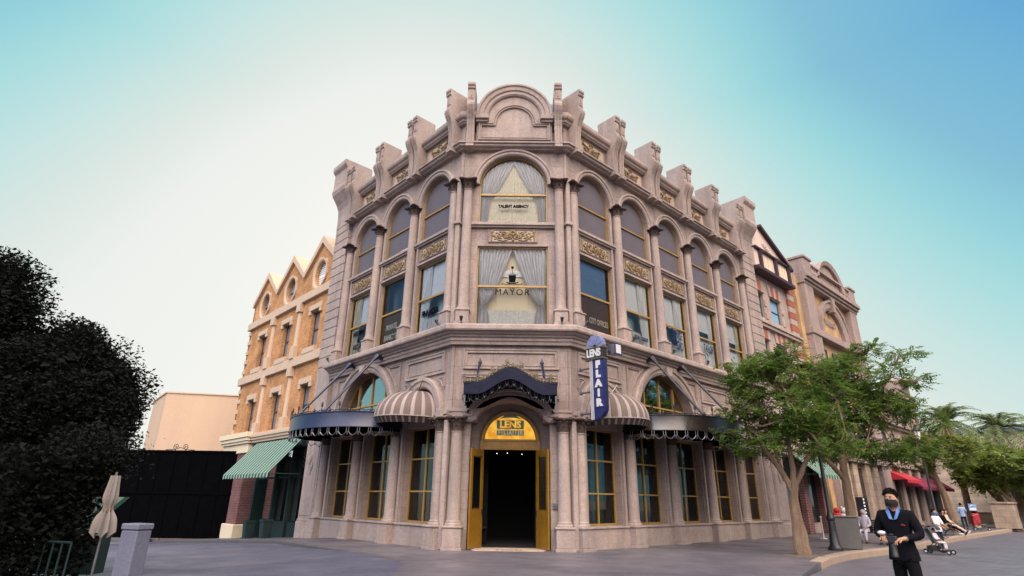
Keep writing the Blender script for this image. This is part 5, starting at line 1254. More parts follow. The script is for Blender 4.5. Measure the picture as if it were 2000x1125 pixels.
# --- a low block closing the far end of the street
LB=thing('low_building','low pale block with blue grey roof behind the palms at the end of the street','building')
mb=MB(); mb.prism([(pt('R',70,0,-6).x,pt('R',70,0,-6).y),(pt('R',70,0,9).x,pt('R',70,0,9).y),(pt('R',84,0,9).x,pt('R',84,0,9).y),(pt('R',84,0,-6).x,pt('R',84,0,-6).y)],0,9.5,'z'); mb.build('wall','ashlar',LB)
mb=MB(); mb.prism([(pt('R',69.7,0,-6.3).x,pt('R',69.7,0,-6.3).y),(pt('R',69.7,0,9.3).x,pt('R',69.7,0,9.3).y),(pt('R',84,0,9.3).x,pt('R',84,0,9.3).y),(pt('R',84,0,-6.3).x,pt('R',84,0,-6.3).y)],9.5,10.1,'z'); mb.build('roof','roofblue',LB)
# ================================================================ GROUND
def sheet(name,poly,step,zf,mats,skirt=0,kind='structure',m=None):
    bm=bmesh.new(); vs=[bm.verts.new((x,y,0)) for x,y in poly]; f=bm.faces.new(vs)
    if f.normal.z<0: f.normal_flip()
    xs=[p[0] for p in poly]; ys=[p[1] for p in poly]
    for ax,lo,hi in ((0,min(xs),max(xs)),(1,min(ys),max(ys))):
        k=math.floor(lo/step)+1
        while k*step<hi:
            co=[0,0,0]; no=[0,0,0]; co[ax]=k*step; no[ax]=1
            bmesh.ops.bisect_plane(bm,geom=bm.verts[:]+bm.edges[:]+bm.faces[:],plane_co=co,plane_no=no); k+=1
    for v in bm.verts: v.co.z=zf(v.co.x,v.co.y)
    if skirt:
        be=[e for e in bm.edges if e.is_boundary]; r=bmesh.ops.extrude_edge_only(bm,edges=be)
        for v in [g for g in r['geom'] if isinstance(g,bmesh.types.BMVert)]: v.co.z-=skirt
    me=bpy.data.meshes.new(name); bm.to_mesh(me); bm.free()
    for k in (mats if isinstance(mats,list) else [mats]): me.materials.append(M[k])
    o=bpy.data.objects.new(name,me); C.objects.link(o); return tag(o,kind=kind)
M['asphalt']=pavemat('blue grey asphalt road',(.125,.125,.17),(.065,.065,.10),.93,60,60,.3)
M['plaza']=pavemat('smooth grey mauve paving',(.165,.148,.162),(.088,.080,.094),.72,3.1,2.6,R(12))
M['pavers']=brickmat('street pavers',(.13,.12,.14),(.10,.095,.115),(.06,.055,.06),w=.42,h=.21,ms=.012,flat=True,bump=.35,world=True,rough=.5)
M['sand']=mat('dusty ground',(.25,.22,.19),(.18,.16,.14),scale=.1,fine=3,world=True,bump=.1)
M['kerbstone']=mat('tan kerb stone',(.33,.25,.18),(.24,.18,.14),rough=.8,scale=2,fine=25,bump=.3,world=True)
gz=lambda x,y: hgt(x,y)-.30
def gridp(x0,x1,y0,y1): return [(x0,y0),(x1,y0),(x1,y1),(x0,y1)]
sheet('ground',gridp(-60,60,-60,60),4,gz,'sand')
g2=MB()
for x0,x1,y0,y1 in ((-900,-60,-900,900),(60,900,-900,900),(-60,60,-900,-60),(-60,60,60,900)):
    zz=-1.3 if x1<=-60 else -.30; g2.add([(x0,y0,zz),(x1,y0,zz),(x1,y1,zz),(x0,y1,zz)],[(0,1,2,3)])
tag(g2.build('far_ground','sand',None),kind='structure')
def P2(w,t,n): p=pt(w,t,0,n); return (p.x,p.y)
def ss(a,b,x): u=min(max((x-a)/(b-a),0),1); return u*u*(3-2*u)
# left kerb line
LK=[P2('L',30,2.68),P2('L',2.2,2.66),P2('L',.6,2.75),(-3.3,-3.1),(-2.9,-3.75)]
RK=[(2.6,-14),(7.1,-5.4),(9.1,-2.3),(10.2,-.7),(11.6,.9),(13.3,2.4),(14.9,3.65),(20.5,9.2),(24.6,13.3),(54,41.0),(80,65)]
sheet('pavement',LK+[(-2.4,-5.5),(-3.0,-9),(-8,-26),(14,-40)][:0]+[(-2.6,-4.6),(-2.4,-8),(-2.0,-14)]+RK+[P2('R',100,-2),P2('R',22,-6),(0,9),P2('L',12,-6),P2('L',30,-6)],1.5,lambda x,y:hgt(x,y),'plaza',skirt=.35)
sheet('road',[P2('L',34,2.6),P2('L',2.2,2.60),P2('L',.6,2.70),(-3.35,-3.15),(-2.8,-3.8),(-2.2,-4.6),(-2.0,-8),(-1.6,-14),(-1.5,-30),(-45,-30),(-45,20)],1.0,
      lambda x,y:hgt(x,y)-(.004+.125*ss(-4.3,-8.0,x) if True else 0),'asphalt')
sheet('street',[(2.7,-14),(-1.95,-14),(-1.4,-30),(60,-40),(110,40),(110,90),(80,65)]+[(x+.05,y-.05) for x,y in RK[::-1][1:-1]],1.5,lambda x,y:-(.006+.20*ss(-8,0,y)),'pavers')
# kerb stones
M['kerbdark']=mat('dark grey kerb stone',(.10,.09,.092),(.06,.055,.06),rough=.75,scale=2,fine=25,bump=.3,world=True)
def kerb(pts,name,zt,zb,wd=.16,side=1,mt='kerbstone'):
    mb=MB(); P=[Vector(p) for p in pts]; Q=[]
    for a,b in zip(P,P[1:]):
        n=max(1,int((b-a).length/.9))
        for k in range(n): Q.append(a+(b-a)*k/n)
    Q.append(P[-1])
    for a,b in zip(Q,Q[1:]):
        d=(b-a); 
        if d.length<.02: continue
        n_=Vector((-d.y,d.x)).normalized()*side; e=d.normalized()*.006; a2=a+e; b2=b-e
        za=zt(a.x,a.y); zb_=zt(b.x,b.y)
        v=[(a2.x+n_.x*o,a2.y+n_.y*o,z) for o,z in ((-.05,za-.5),(-.05,za-.02),(-.035,za+.012),(wd,za+.012),(wd,za-.4))]+[(b2.x+n_.x*o,b2.y+n_.y*o,z) for o,z in ((-.05,zb_-.5),(-.05,zb_-.02),(-.035,zb_+.012),(wd,zb_+.012),(wd,zb_-.4))]
        mb.add(v,[(i,i+1,i+6,i+5) for i in range(4)]+[(0,1,2,3,4),(9,8,7,6,5)])
    return tag(mb.build(name,mt,None),kind='structure')
kerb(LK,'kerb',lambda x,y:hgt(x,y),0,side=1,mt='kerbdark')
kerb(RK[2:],'kerb',lambda x,y:0,0,wd=.28,side=1)
# ================================================================ TREES
M['leaf']=leafmat('ash tree leaflets',(.045,.088,.018),(.15,.23,.04),.5)
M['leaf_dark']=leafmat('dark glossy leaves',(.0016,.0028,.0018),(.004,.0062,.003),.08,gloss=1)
M['leaf_far']=leafmat('far tree leaves',(.06,.095,.02),(.21,.26,.05),.5)
M['leaf_palm']=leafmat('palm fronds',(.10,.14,.07),(.22,.26,.11),.35,sc=.5)
M['bark']=mat('pale brown fissured bark',(.27,.18,.115),(.12,.08,.055),rough=.9,scale=5,fine=30,bump=.9,streak=True,bumpdist=.04)
M['bark_dark']=mat('dark bark',(.10,.075,.05),(.05,.04,.03),rough=.9,scale=5,fine=30,bump=.6,streak=True)
def frond(mb,p,d,ln,n=5,lw=.10,ww=.03,rnd=random):
    d=d.normalized(); side=d.cross(Vector((0,0,1))); 
    if side.length<.1: side=Vector((1,0,0))
    side.normalize(); side=(side+Vector((rnd.uniform(-.3,.3),rnd.uniform(-.3,.3),rnd.uniform(-.35,.35)))).normalized(); up=side.cross(d)
    for k in range(n+1):
        u=(k+.6)/(n+.6); c=p+d*ln*u+Vector((0,0,-.18*ln*u*u))
        if k==n: dirs=[d]
        else: dirs=[(side*.9+d*.5),( -side*.9+d*.5)]
        for q in dirs:
            q=(q+up*rnd.uniform(-.35,.15)).normalized(); w=q.cross(up).normalized()*ww; L_=lw*(1-.25*abs(u-.5)); z=Vector((0,0,-.15*L_))
            mb.add([c,c+q*L_*.45+w,c+q*L_+z,c+q*L_*.45-w],[(0,1,2,3)])
def in_ell(rnd,c,r,shell=.55):
    while 1:
        v=Vector((rnd.uniform(-1,1),rnd.uniform(-1,1),rnd.uniform(-1,1)))
        if shell<v.length<1 or (v.length<1 and rnd.random()<.18): return Vector((c[0]+v.x*r[0],c[1]+v.y*r[1],c[2]+v.z*r[2])),v
def tree(name,label,loc,stems,clumps,nf,rnd,leaf='leaf',fl=.38,lw=.11,ww=.03,group=None,nleaf=5,seg=8,bark='bark',cat='tree'):
    t=thing(name,label,cat,loc,0,group); mb=MB()
    for pts,rad in stems:
        P=[Vector(p) for p in pts]; Q=[];Rr=[]
        for i in range(len(P)-1):
            for k in range(4):
                u=k/4; q=P[i].lerp(P[i+1],u); q+=Vector((rnd.uniform(-1,1),rnd.uniform(-1,1),0))*.12*(rad[i]); Q.append(q); Rr.append((rad[i]+(rad[i+1]-rad[i])*u)*rnd.uniform(.93,1.07))
        Q.append(P[-1]); Rr.append(rad[-1]); mb.tube(Q,Rr,seg)
    mb.build('trunk',bark,t,smooth=True)
    tips=[Vector(s[0][-1]) for s in stems]; lb=MB(); bb=MB()
    tot=sum(c[1][0]*c[1][2] for c in clumps)
    for c,r in clumps:
        cc=Vector(c); tip=min(tips,key=lambda q:(q-cc).length)
        mid=tip.lerp(cc,.5)+Vector((rnd.uniform(-.15,.15),rnd.uniform(-.15,.15),-.1)); bb.tube([tip,mid,cc],[.035,.025,.012],5)
        for k in range(5):
            q,v=in_ell(rnd,c,[x*.8 for x in r]); bb.tube([cc.lerp(tip,.25),cc.lerp(q,.5)+Vector((0,0,.05)),q],[.016,.010,.005],4)
        for k in range(max(3,int(nf*r[0]*r[2]/tot))):
            q,v=in_ell(rnd,c,r); d=Vector((v.x+rnd.uniform(-.5,.5),v.y+rnd.uniform(-.5,.5),rnd.uniform(-.35,.45)+v.z*.3)); frond(lb,q-d.normalized()*fl*.5,d,fl*rnd.uniform(.7,1.2),nleaf,lw,ww,rnd)
    bb.build('branches',bark,t); lb.build('crown',leaf,t,norm=False); return t
def clumps(rnd,c,r,n,rr):
    o=[]
    for k in range(n):
        q,v=in_ell(rnd,c,r,.35); s=rnd.uniform(.7,1.25); o.append((tuple(q),(rr*s,rr*s,rr*s*.62)))
    return o
rn=random.Random(11)
stA=[([(-.10,0,-.1),(-.10,0,.6),(-.02,.02,1.95),(-.20,.05,2.5),(-.62,.1,3.2),(-1.2,.2,4.1)],[.18,.145,.105,.095,.075,.04]),
     ([(.12,0,-.1),(.10,0,.7),(.0,0,1.9),(.10,-.05,2.7),(.10,0,3.6),(.3,.1,5.2)],[.17,.14,.11,.09,.07,.03]),
     ([(.03,0,1.7),(.14,0,2.2),(.55,-.12,2.95),(1.2,-.2,3.9),(1.9,-.3,5.0)],[.10,.09,.085,.06,.03]),
     ([(-.2,.05,2.3),(-.28,.3,3.4),(-.6,.4,4.8)],[.07,.05,.03])]
cl=clumps(rn,(.35,0,5.0),(1.9,1.7,1.8),42,.6)+[((.3+1.75*math.cos(k*.8),1.4*math.sin(k*.8),3.45+.12*math.sin(k*3)),(.55,.55,.3)) for k in range(8)]+[((-1.75,.2,3.9),(.7,.6,.3)),((-1.5,0,4.6),(.7,.6,.35)),((1.9,0,4.1),(.7,.7,.35)),((-1.35,.2,5.7),(.55,.5,.3)),((-1.75,.3,6.4),(.35,.35,.14)),((.9,.2,6.9),(.5,.5,.4)),((.2,.1,6.6),(.5,.5,.35)),((-.9,.2,6.1),(.5,.5,.3)),((.9,-.4,3.6),(.6,.6,.3)),((-.6,-.2,3.7),(.6,.6,.3))]
tree('street_tree','nearest street tree, with a pale forked trunk, at the kerb before the corner building',(9.62,-.17,0),stA,cl,2500,rn,fl=.44,lw=.13,ww=.032,group='street trees')
stB=[([(0,0,-.1),(0,0,.8),(.05,0,2.2),(.05,0,3.4),(.3,0,5),(.8,.1,7)],[.25,.21,.19,.16,.1,.04]),([(.04,0,2.6),(-.6,0,3.4),(-1.3,.1,4.2),(-1.6,.2,5.2)],[.12,.09,.06,.03]),([(.05,0,3.2),(.9,-.2,4.5),(1.8,-.3,5.8)],[.12,.08,.03])]
cl=clumps(rn,(.9,-.1,6.0),(2.5,2.2,2.5),50,.78)+[((.6+2.0*math.cos(k*.9),-.2+1.6*math.sin(k*.9),3.75+.15*math.sin(k*3)),(.7,.7,.35)) for k in range(7)]+[((3.2,-.8,4.0),(.9,.8,.5)),((2.2,-.6,3.4),(.8,.8,.4)),((3.9,-1.0,5.0),(.7,.7,.5)),((3.3,-.8,8.2),(1.1,.8,.3)),((2.2,-.3,8.6),(.8,.7,.35)),((3.6,-.9,6.9),(.8,.7,.4))]
tree('street_tree','single trunk street tree with a broad crown standing behind the grey litter bin',(14.77,5.83,0),stB,cl,3500,rn,fl=.46,lw=.14,ww=.038,group='street trees')
stC=[([(0,0,-.1),(-.1,.1,2),(-.5,.3,4),(-.6,.4,5.4),(-.9,.5,7.4)],[.26,.2,.17,.12,.04]),([(-.5,.3,4),(.3,.2,5.4),(1.0,.1,6.8)],[.11,.08,.04]),([(-.3,.2,3.2),(-1.5,.3,4.1),(-2.2,.4,5)],[.1,.07,.03])]
cl=clumps(rn,(-.2,0,4.9),(2.2,2.2,1.2),18,.75)
p=pt('R',31.5,0,4.3)
tree('street_tree','slender leaning tree beside the black lamp post in front of the burgundy awnings',(p.x,p.y,0),stC,cl,800,rn,fl=.5,lw=.19,ww=.06,nleaf=4,group='street trees',leaf='leaf_far')
for k,(t,n,lab) in enumerate(((52,3.9,'thick trunked tree beyond the two standing people'),(56,7.2,'leafy yellow green tree over the low wall, beyond the slender leaning one'),(45,5.6,'forked trunk tree rising from the stone planter at the far right kerb'),(66,4.0,'bright green tree deep in the avenue under the first palm'),(70,9.5,'dark green tree at the far right edge of the avenue'),(63,13,'big bushy tree on the right side of the avenue'),(50,8.6,'bushy tree right of the stone planter'),(47.5,4.6,'small tree between the burgundy awning and the stone planter'))):
    p=pt('R',t,0,n); sc=1.0+.05*k
    st=[([(0,0,-.1),(.1,0,2),(.0,.1,2.8),(.4,0,4.3)],[.28,.22,.18,.06]),([(0,0,2.0),(-.9,.1,3.2),(-1.4,.1,4.2)],[.14,.1,.04])]
    cl=clumps(rn,(0,0,4.1+.12*k),(3.0,3.0,1.5),24,1.0)
    tree('avenue_tree',lab,(p.x,p.y,0),st,cl,900,rn,fl=.7,lw=.30,ww=.10,nleaf=3,group='trees along the avenue',leaf='leaf_far')
def palm(lab,x,y,h,r,rnd):
    t=thing('palm_tree',lab,'palm tree',(x,y,0),0,'date palms along the avenue'); mb=MB(); mb.tube([(0,0,-.1),(.05,0,h*.4),(0,.05,h*.8),(0,0,h)],[.32,.27,.27,.34],9); mb.build('trunk','bark',t,smooth=True)
    mb=MB()
    for k in range(70):
        a=rnd.uniform(0,2*PI); e=rnd.uniform(-.5,1.35); L_=r*rnd.uniform(.8,1.1); pts=[]
        for i in range(9):
            u=i/8; pts.append(Vector((math.cos(a)*L_*u*math.cos(e*(1-.2*u)),math.sin(a)*L_*u*math.cos(e*(1-.2*u)),h+L_*(u*math.sin(e)-.62*u*u*(1 if e>0 else .6)))))
        mb.tube(pts,[.035-.003*i for i in range(9)],3)
        for i in range(1,8):
          for h_ in (0,.5):
            q=pts[i].lerp(pts[i+1],h_); d=(pts[i+1]-pts[i]).normalized(); s=d.cross(Vector((0,0,1))).normalized()
            for sgn in (-1,1):
                l=.62*(1-.45*abs(i/8-.4)); tip=q+(s*sgn*.8+d*.75+Vector((0,0,rnd.uniform(-.35,.05)))).normalized()*l; w=d*.09; mb.add([q-w,q+w,tip],[(0,1,2)])
    mb.build('crown','leaf_palm',t,norm=False)
for lab,d,px_,h,r in (('nearest tall date palm standing over the avenue',0,(42.3,35.5),9.2,4.2),('second date palm, right of the tallest one',1,(46.5,34.8),8.6,4.0),('third date palm at the right edge of the avenue',2,(53,36.5),8.8,4.0),('small date palm peeping between the trees far behind',3,(60,50),10.5,3.0)):
    palm(lab,px_[0],px_[1],h,r,random.Random(40+d))
# big dark trees at the left
def darktree(lab,loc,c,r,n,rnd,stem,extra=None):
    t=thing('shade_tree',lab,'tree',loc,0,'dark trees at the left edge'); mb=MB(); mb.tube([(0,0,-.2),(0,0,c[2]*.5),(0,0,c[2])],[.2,.15,.08],8)
    for k in range(7):
        q,v=in_ell(rnd,c,[x*.7 for x in r]); mb.tube([(0,0,c[2]*.5),(q.x*.5,q.y*.5,c[2]*.8),tuple(q)],[.08,.05,.02],5)
    mb.build('trunk','bark_dark',t,smooth=True); mb=MB()
    lob=[]
    for k in range(60):
        v=Vector((rnd.gauss(0,1),rnd.gauss(0,1),rnd.gauss(0,1))).normalized(); lob.append((Vector((c[0]+v.x*r[0]*.80,c[1]+v.y*r[1]*.80,c[2]+v.z*r[2]*.80)),rnd.uniform(.18,.30)*min(r)))
    for k in range(n):
        if rnd.random()<.72: q0,rr=rnd.choice(lob); v=Vector((rnd.gauss(0,1),rnd.gauss(0,1),rnd.gauss(0,1))).normalized(); q=q0+v*rr*rnd.uniform(.5,1.1)
        else: q,v=in_ell(rnd,c,[x*.86 for x in r],.2)
        a=Vector((rnd.gauss(0,1),rnd.gauss(0,1),rnd.gauss(0,1))).normalized(); b=a.orthogonal().normalized(); s=rnd.uniform(.035,.06); w=b.cross(a)*s*.5
        mb.add([q-a*s,q+w,q+a*s,q-w],[(0,1,2,3)])
    for k in range(n//8):
        q,v=in_ell(rnd,c,[x*.8 for x in r],.3); a=Vector((rnd.gauss(0,1),rnd.gauss(0,1),rnd.gauss(0,1))).normalized(); b=a.orthogonal().normalized(); s=.13; w=b.cross(a)*s*.6; mb.add([q-a*s,q+w,q+a*s,q-w],[(0,1,2,3)])
    if extra:
        for k in range(5000):
            q=Vector(extra)+Vector((rnd.gauss(0,.32),rnd.gauss(0,.32),rnd.gauss(0,.24))); a=Vector((rnd.gauss(0,1),rnd.gauss(0,1),rnd.gauss(0,1))).normalized(); b=a.orthogonal().normalized(); s=rnd.uniform(.03,.05); w=b.cross(a)*s*.55; mb.add([q-a*s,q+w,q+a*s,q-w],[(0,1,2,3)])
    mb.build('crown','leaf_dark',t,norm=False)
rd=random.Random(5)
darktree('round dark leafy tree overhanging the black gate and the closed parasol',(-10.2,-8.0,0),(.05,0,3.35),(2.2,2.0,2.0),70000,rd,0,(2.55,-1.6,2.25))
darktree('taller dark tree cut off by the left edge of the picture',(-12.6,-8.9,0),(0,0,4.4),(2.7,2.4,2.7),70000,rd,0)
def hedge(lab,x0,x1,y0,y1,z1,n,rnd,leaf='leaf_dark',s0=.09):
    mb=MB()
    for k in range(n):
        q=Vector((rnd.uniform(x0,x1),rnd.uniform(y0,y1),rnd.uniform(0,1)**.7*z1)); a=Vector((rnd.gauss(0,1),rnd.gauss(0,1),rnd.gauss(0,1))).normalized(); b=a.orthogonal().normalized(); s=s0*rnd.uniform(.7,1.3); w=b.cross(a)*s*.55
        mb.add([q-a*s,q+w,q+a*s,q-w],[(0,1,2,3)])
    o=mb.build('hedge',leaf,None,norm=False); return tag(o,lab,'hedge')
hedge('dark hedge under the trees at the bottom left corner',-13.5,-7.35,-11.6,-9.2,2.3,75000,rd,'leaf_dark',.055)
p=pt('R',60,0,7); hedge('clipped green hedge with a few flowers at the far right kerb',p.x-1,p.x+9,p.y-6,p.y+4,1.2,5000,rd,'leaf_far',.2)
# ================================================================ LEFT FOREGROUND
mb=MB(); mb.box(-.17,.17,-.13,.13,-.05,1.08,.02); mb.box(-.18,.18,-.14,.14,1.08,1.17,.015)
o=mb.build('concrete_bollard',mat('grey painted concrete block',(.135,.138,.18),(.10,.10,.14),rough=.7,scale=1.5,fine=25,bump=.2),None,loc=(-5.62,-11.05,0),rz=R(-20)); tag(o,'square grey concrete post in the left foreground on the asphalt','bollard')
def parasol(x,y):
    t=thing('closed_parasol','closed beige parasol tied round its pole under the dark trees','parasol',(x,y,0)); mb=MB(); mb.tube([(0,0,0),(0,0,1.95)],.02,8); mb.lathe([(.28,0),(.28,.05),(.06,.07),(.05,.2)],seg=14); mb.build('pole','steel',t)
    mb=MB(); n=40
    def fn(u,v):
        a=2*PI*u; z=.93+.96*v; base=.24*(1-v)**.6 if v<.45 else .16; r=.06+ (.20-.14*math.exp(-((v-.42)/.12)**2))*(1-v*.75); r*=1+.28*math.sin(8*a)*(1-v*.4)+.08*math.sin(3*a+4*v); r*=.62; return (r*math.cos(a),r*math.sin(a),z+.05*math.sin(8*a)*(1-v))
    mb.grid(fn,64,24); mb.build('canopy_cloth',mat('beige parasol cloth',(.22,.19,.17),(.17,.15,.135),rough=.9,scale=3,fine=30,bump=.1),t,smooth=True)
    mb=MB(); mb.lathe([(.075,1.30),(.08,1.33),(.075,1.36)],seg=16,cap=False); mb.build('strap','bark',t)
parasol(-6.86,-10.0)
KS=thing('market_stall','small stall with green and white striped awning behind the closed parasol','stall',(-9.3,-7.2,0)); mb=MB()
for x in (-.6,.6): mb.box(x-.03,x+.03,-.03,.03,0,1.5)
mb.box(-.65,.65,-.2,.2,0,.75); mb.build('counter','shopgreen',KS); A=MB(); B=MB()
for k in range(12):
    q=A if k%2 else B; a=-.75+k*.125; q.add([(a,.35,1.52),(a+.125,.35,1.52),(a+.125,-.45,1.02),(a,-.45,1.02)],[(0,1,2,3)]); q.add([(a,-.45,1.02),(a+.125,-.45,1.02),(a+.125,-.45,.88),(a,-.45,.88)],[(0,1,2,3)])
A.build('awning','awn_green',KS); B.build('awning_stripe','awn_white',KS)
RL=thing('railing','dark green iron railing beside the concrete post','railing',(-6.9,-10.6,0)); mb=MB()
for k in range(9): mb.tube([(-k*.18,.05*k,0),(-k*.18,.05*k,.85)],.014,5)
mb.tube([(0,0,.85),(-1.44,.4,.85)],.02,6); mb.tube([(0,0,.12),(-1.44,.4,.12)],.018,6); mb.build('bars','shopgreen',RL); 
# ================================================================ STREET FURNITURE
def lamp(lab,x,y,h):
    t=thing('street_lamp',lab,'street lamp',(x,y,0),0,'black street lamps'); mb=MB(); mb.lathe([(.26,0),(.26,.08),(.2,.14),(.17,.2),(.13,.7),(.115,1.0),(.14,1.03),(.15,1.1),(.12,1.18),(.09,1.22),(.09,1.3),(.075,1.34),(.055,h-.7),(.07,h-.65),(.07,h-.6),(.045,h-.55),(.045,h-.4)],seg=16)
    for k in range(8): a=2*PI*k/8; mb.tube([(.13*math.cos(a),.13*math.sin(a),.2),(.115*math.cos(a),.115*math.sin(a),.95)],.016,4)
    mb.build('post','black',t,smooth=True); mb=MB(); mb.lathe([(.05,h-.42),(.12,h-.36),(.2,h+.12),(.2,h+.14)],seg=6,cap=False); mb.build('lantern_glass',plain('frosted lantern',(.62,.58,.50),.3),t)
    mb=MB(); mb.lathe([(.24,h+.13),(.25,h+.17),(.12,h+.34),(.05,h+.38),(.06,h+.44),(.01,h+.56)],seg=12); mb.lathe([(.13,h-.42),(.13,h-.37)],seg=8)
    for k in range(6): a=2*PI*k/6; mb.tube([(.12*math.cos(a),.12*math.sin(a),h-.37),(.205*math.cos(a),.205*math.sin(a),h+.13)],.012,4)
    mb.build('lantern_cap','black',t,smooth=True)
lamp('black street lamp beside the grey litter bin, its head hidden in leaves',11.97,2.2,5.3); lamp('black street lamp with a visible lantern beside the stroller',24.2,14.05,5.6); p=pt('R',47,0,5.6); lamp('farthest black street lamp, by the stone planter at the right',p.x,p.y,5.4)
BN=thing('litter_bin','large dark grey square litter bin with a round emblem beside the street lamp','litter bin',(12.85,2.9,0),R(-27)); mb=MB(); mb.box(-.5,.42,-.42,.42,.02,1.12,.02); mb.box(-.53,.45,-.45,.45,1.12,1.17,.015); mb.box(-.46,.38,-.38,.38,-.02,.05); mb.build('cabinet',mat('dark grey metal cabinet',(.115,.11,.105),(.09,.085,.08),rough=.45,scale=2,fine=18,bump=.05),BN)
mb=MB(); mb.box(.42,.435,-.36,.36,.1,.78); mb.box(.42,.44,-.30,.30,.84,1.02); mb.build('door','signblack',BN); mb=MB()
mb.tube([(.445,.14*math.cos(a*PI/6),.38+.14*math.sin(a*PI/6)) for a in range(12)],.018,4,closed=True); mb.tube([(.445,-.08,.32),(.445,0,.46),(.445,.08,.32)],.015,4,closed=True); mb.build('round_emblem','steel',BN)
ST=thing('stanchion','short white stanchion by the brick shop pier behind the lamp post','post',(15.2,9.3,0)); mb=MB(); mb.lathe([(.16,0),(.16,.03),(.03,.05),(.03,.95),(.045,.96),(.04,1.02)],seg=12); mb.build('post','signwhite',ST,smooth=True)
def bench(lab,x,y,rz):
    t=thing('park_bench',lab,'bench',(x,y,0),rz,'black iron benches'); mb=MB()
    for k in range(5): mb.box(-.8,.8,-.42+k*.095,-.34+k*.095,.43,.455,.008)
    mb.build('seat','black',t); mb=MB()
    for k in range(5): mb.box(-.8,.8,.10+k*.025,.125+k*.025,.52+k*.09,.59+k*.09,.006)
    mb.build('backrest','black',t)
    for s in (-1,1):
        mb=MB(); x_=s*.8; mb.tube([(x_,-.5,.02),(x_,-.42,.14),(x_,-.2,.26),(x_,0,.26),(x_,.2,.14),(x_,.28,.02)],.03,6); mb.tube([(x_,-.42,.43),(x_,-.2,.28)],.025,6); mb.tube([(x_,.06,.43),(x_,0,.28)],.025,6); mb.tube([(x_,-.42,.44),(x_,.06,.44),(x_,.24,.98)],.024,6); mb.tube([(x_,-.42,.44),(x_,-.45,.62),(x_,-.38,.68),(x_,.1,.66)],.022,6); mb.build('iron_end','black',t,smooth=True)
    return t
bench('black slatted bench with curved iron legs behind the photographer',16.0,6.15,R(-48+90-90)); bench('black slatted bench by the slender tree where people lounge',25.4,15.2,R(43)); 
PL=thing('stone_planter','low block of tan stone at the far right kerb with a tree rising behind it','planter',tuple(pt('R',44.2,0,5.3)),R(aR)); mb=MB(); mb.box(-1.0,.6,-.6,.8,0,1.75,.03); mb.box(-1.08,.68,-.68,.88,1.75,1.9,.03); mb.build('wall','ashlar',PL)
LW=thing('low_wall','low pale stone wall across the avenue behind the two standing people','wall',tuple(pt('R',56,0,4)),R(aR)); mb=MB(); mb.box(-.3,.3,-5,3,0,.95,.02); mb.box(-.38,.38,-5.1,3.1,.95,1.05,.02); mb.build('masonry','ashlar',LW)
SB=thing('notice_board','blue and white notice board on a dark stand with a red box under it','sign',tuple(pt('R',38.6,0,4.2)),R(-10)); SB.scale=(.75,.75,.8); mb=MB(); mb.box(-.35,.35,-.03,.03,1.55,2.15,.01); mb.build('board','signblue2' if 'signblue2' in M else 'blue_blind',SB); mb=MB(); mb.box(-.28,.28,-.04,-.03,1.6,1.82); mb.tube([(-.25,-.04,1.9),(0,-.04,2.05),(.25,-.04,1.92)],.03,4); mb.build('white_graphic','signwhite',SB); mb=MB(); mb.box(-.3,.3,-.2,.2,.35,1.35,.02); mb.build('red_box','awn_red',SB); mb=MB(); 
for x in (-.28,.28): mb.box(x-.03,x+.03,-.03,.03,0,1.6)
mb.box(-.28,.28,-.02,.02,.2,.26); mb.build('stand','black',SB)
MT=mat('white plush',(.62,.55,.52),rough=.95); MR=mat('red plush',(.45,.03,.035),rough=.95)
TY=thing('plush_toy','red and white plush toys heaped in front of the shop door behind the litter bin','toy',tuple(pt('R',20.6,0,1.3)),0); mb=MB(); mb.box(-.3,.3,-.3,.3,0,.7,.02); mb.build('stand','black',TY); mb=MB(); mb.ball((-.2,-.1,.95),.24,10,7); mb.ball((-.2,-.15,1.25),.16,10,7); mb.ball((-.3,-.35,.85),.1,8,5); mb.build('red_toy',MR,TY,smooth=True); mb=MB(); mb.ball((.2,-.1,.92),.24,10,7); mb.ball((.2,-.15,1.22),.17,10,7); mb.ball((.1,-.15,1.4),.06,8,5); mb.ball((.3,-.15,1.4),.06,8,5); mb.build('white_toy',MT,TY,smooth=True)
RK_=thing('display_rack','rack of small white goods beside the dark shop doorway, right of the second tree trunk','display rack',tuple(pt('R',25.6,0,1.0)),R(aR)); mb=MB(); mb.box(-.4,.4,-.02,.02,.1,2.0); 
for x in (-.4,.4): mb.box(x-.02,x+.02,-.2,.2,0,2.0)
mb.build('frame','black',RK_); mb=MB()
for i in range(5):
    for j in range(9): mb.box(-.34+i*.14,-.26+i*.14,-.08,-.02,.3+j*.19,.40+j*.19,.008)
mb.build('small_goods','white',RK_)

# the far side of the square, behind the camera: it shows only as reflections in the shop windows
src=[o for o in C.objects if o.name.startswith('street_tree')]
for k,(x,y,lab) in enumerate(((-9,-34,'street tree across the square mirrored in the left shop windows'),(6,-33,'street tree across the square mirrored in the door side windows'),(15,-31,'street tree across the square mirrored in the right shop windows'),(27,-24,'street tree across the square nearest the far end of the shops'),(-20,-30,'street tree across the square beside the dark trees'),(10,-38,'street tree close to the shop building across the square'),(21,-30,'street tree across the square in front of its slanting shop wall'))):
    t=copy_tree(src[k%2],None,Vector((x,y,0)),R(70*k)); t['label']=lab; t['group']='street trees across the square'
OP=thing('shop_building','plain tan shop building across the square with rows of windows, seen as a reflection','building',(0,0,0))
mb=MB(); mb.prism([(-30,-44),(26,-44),(44,-28),(60,-44),(60,-60),(-30,-60)],0,4.6,'z'); mb.build('wall','brick_red',OP)
for k in range(12): mb=MB(); mb.box(-27+k*4.4,-24.6+k*4.4,-44.06,-43.9,1,3.2); mb.box(-27+k*4.4,-24.6+k*4.4,-44.06,-43.9,3.6,4.2); mb.build('window','glass_dark2',OP) if k<12 and -24.6+k*4.4<26 else None

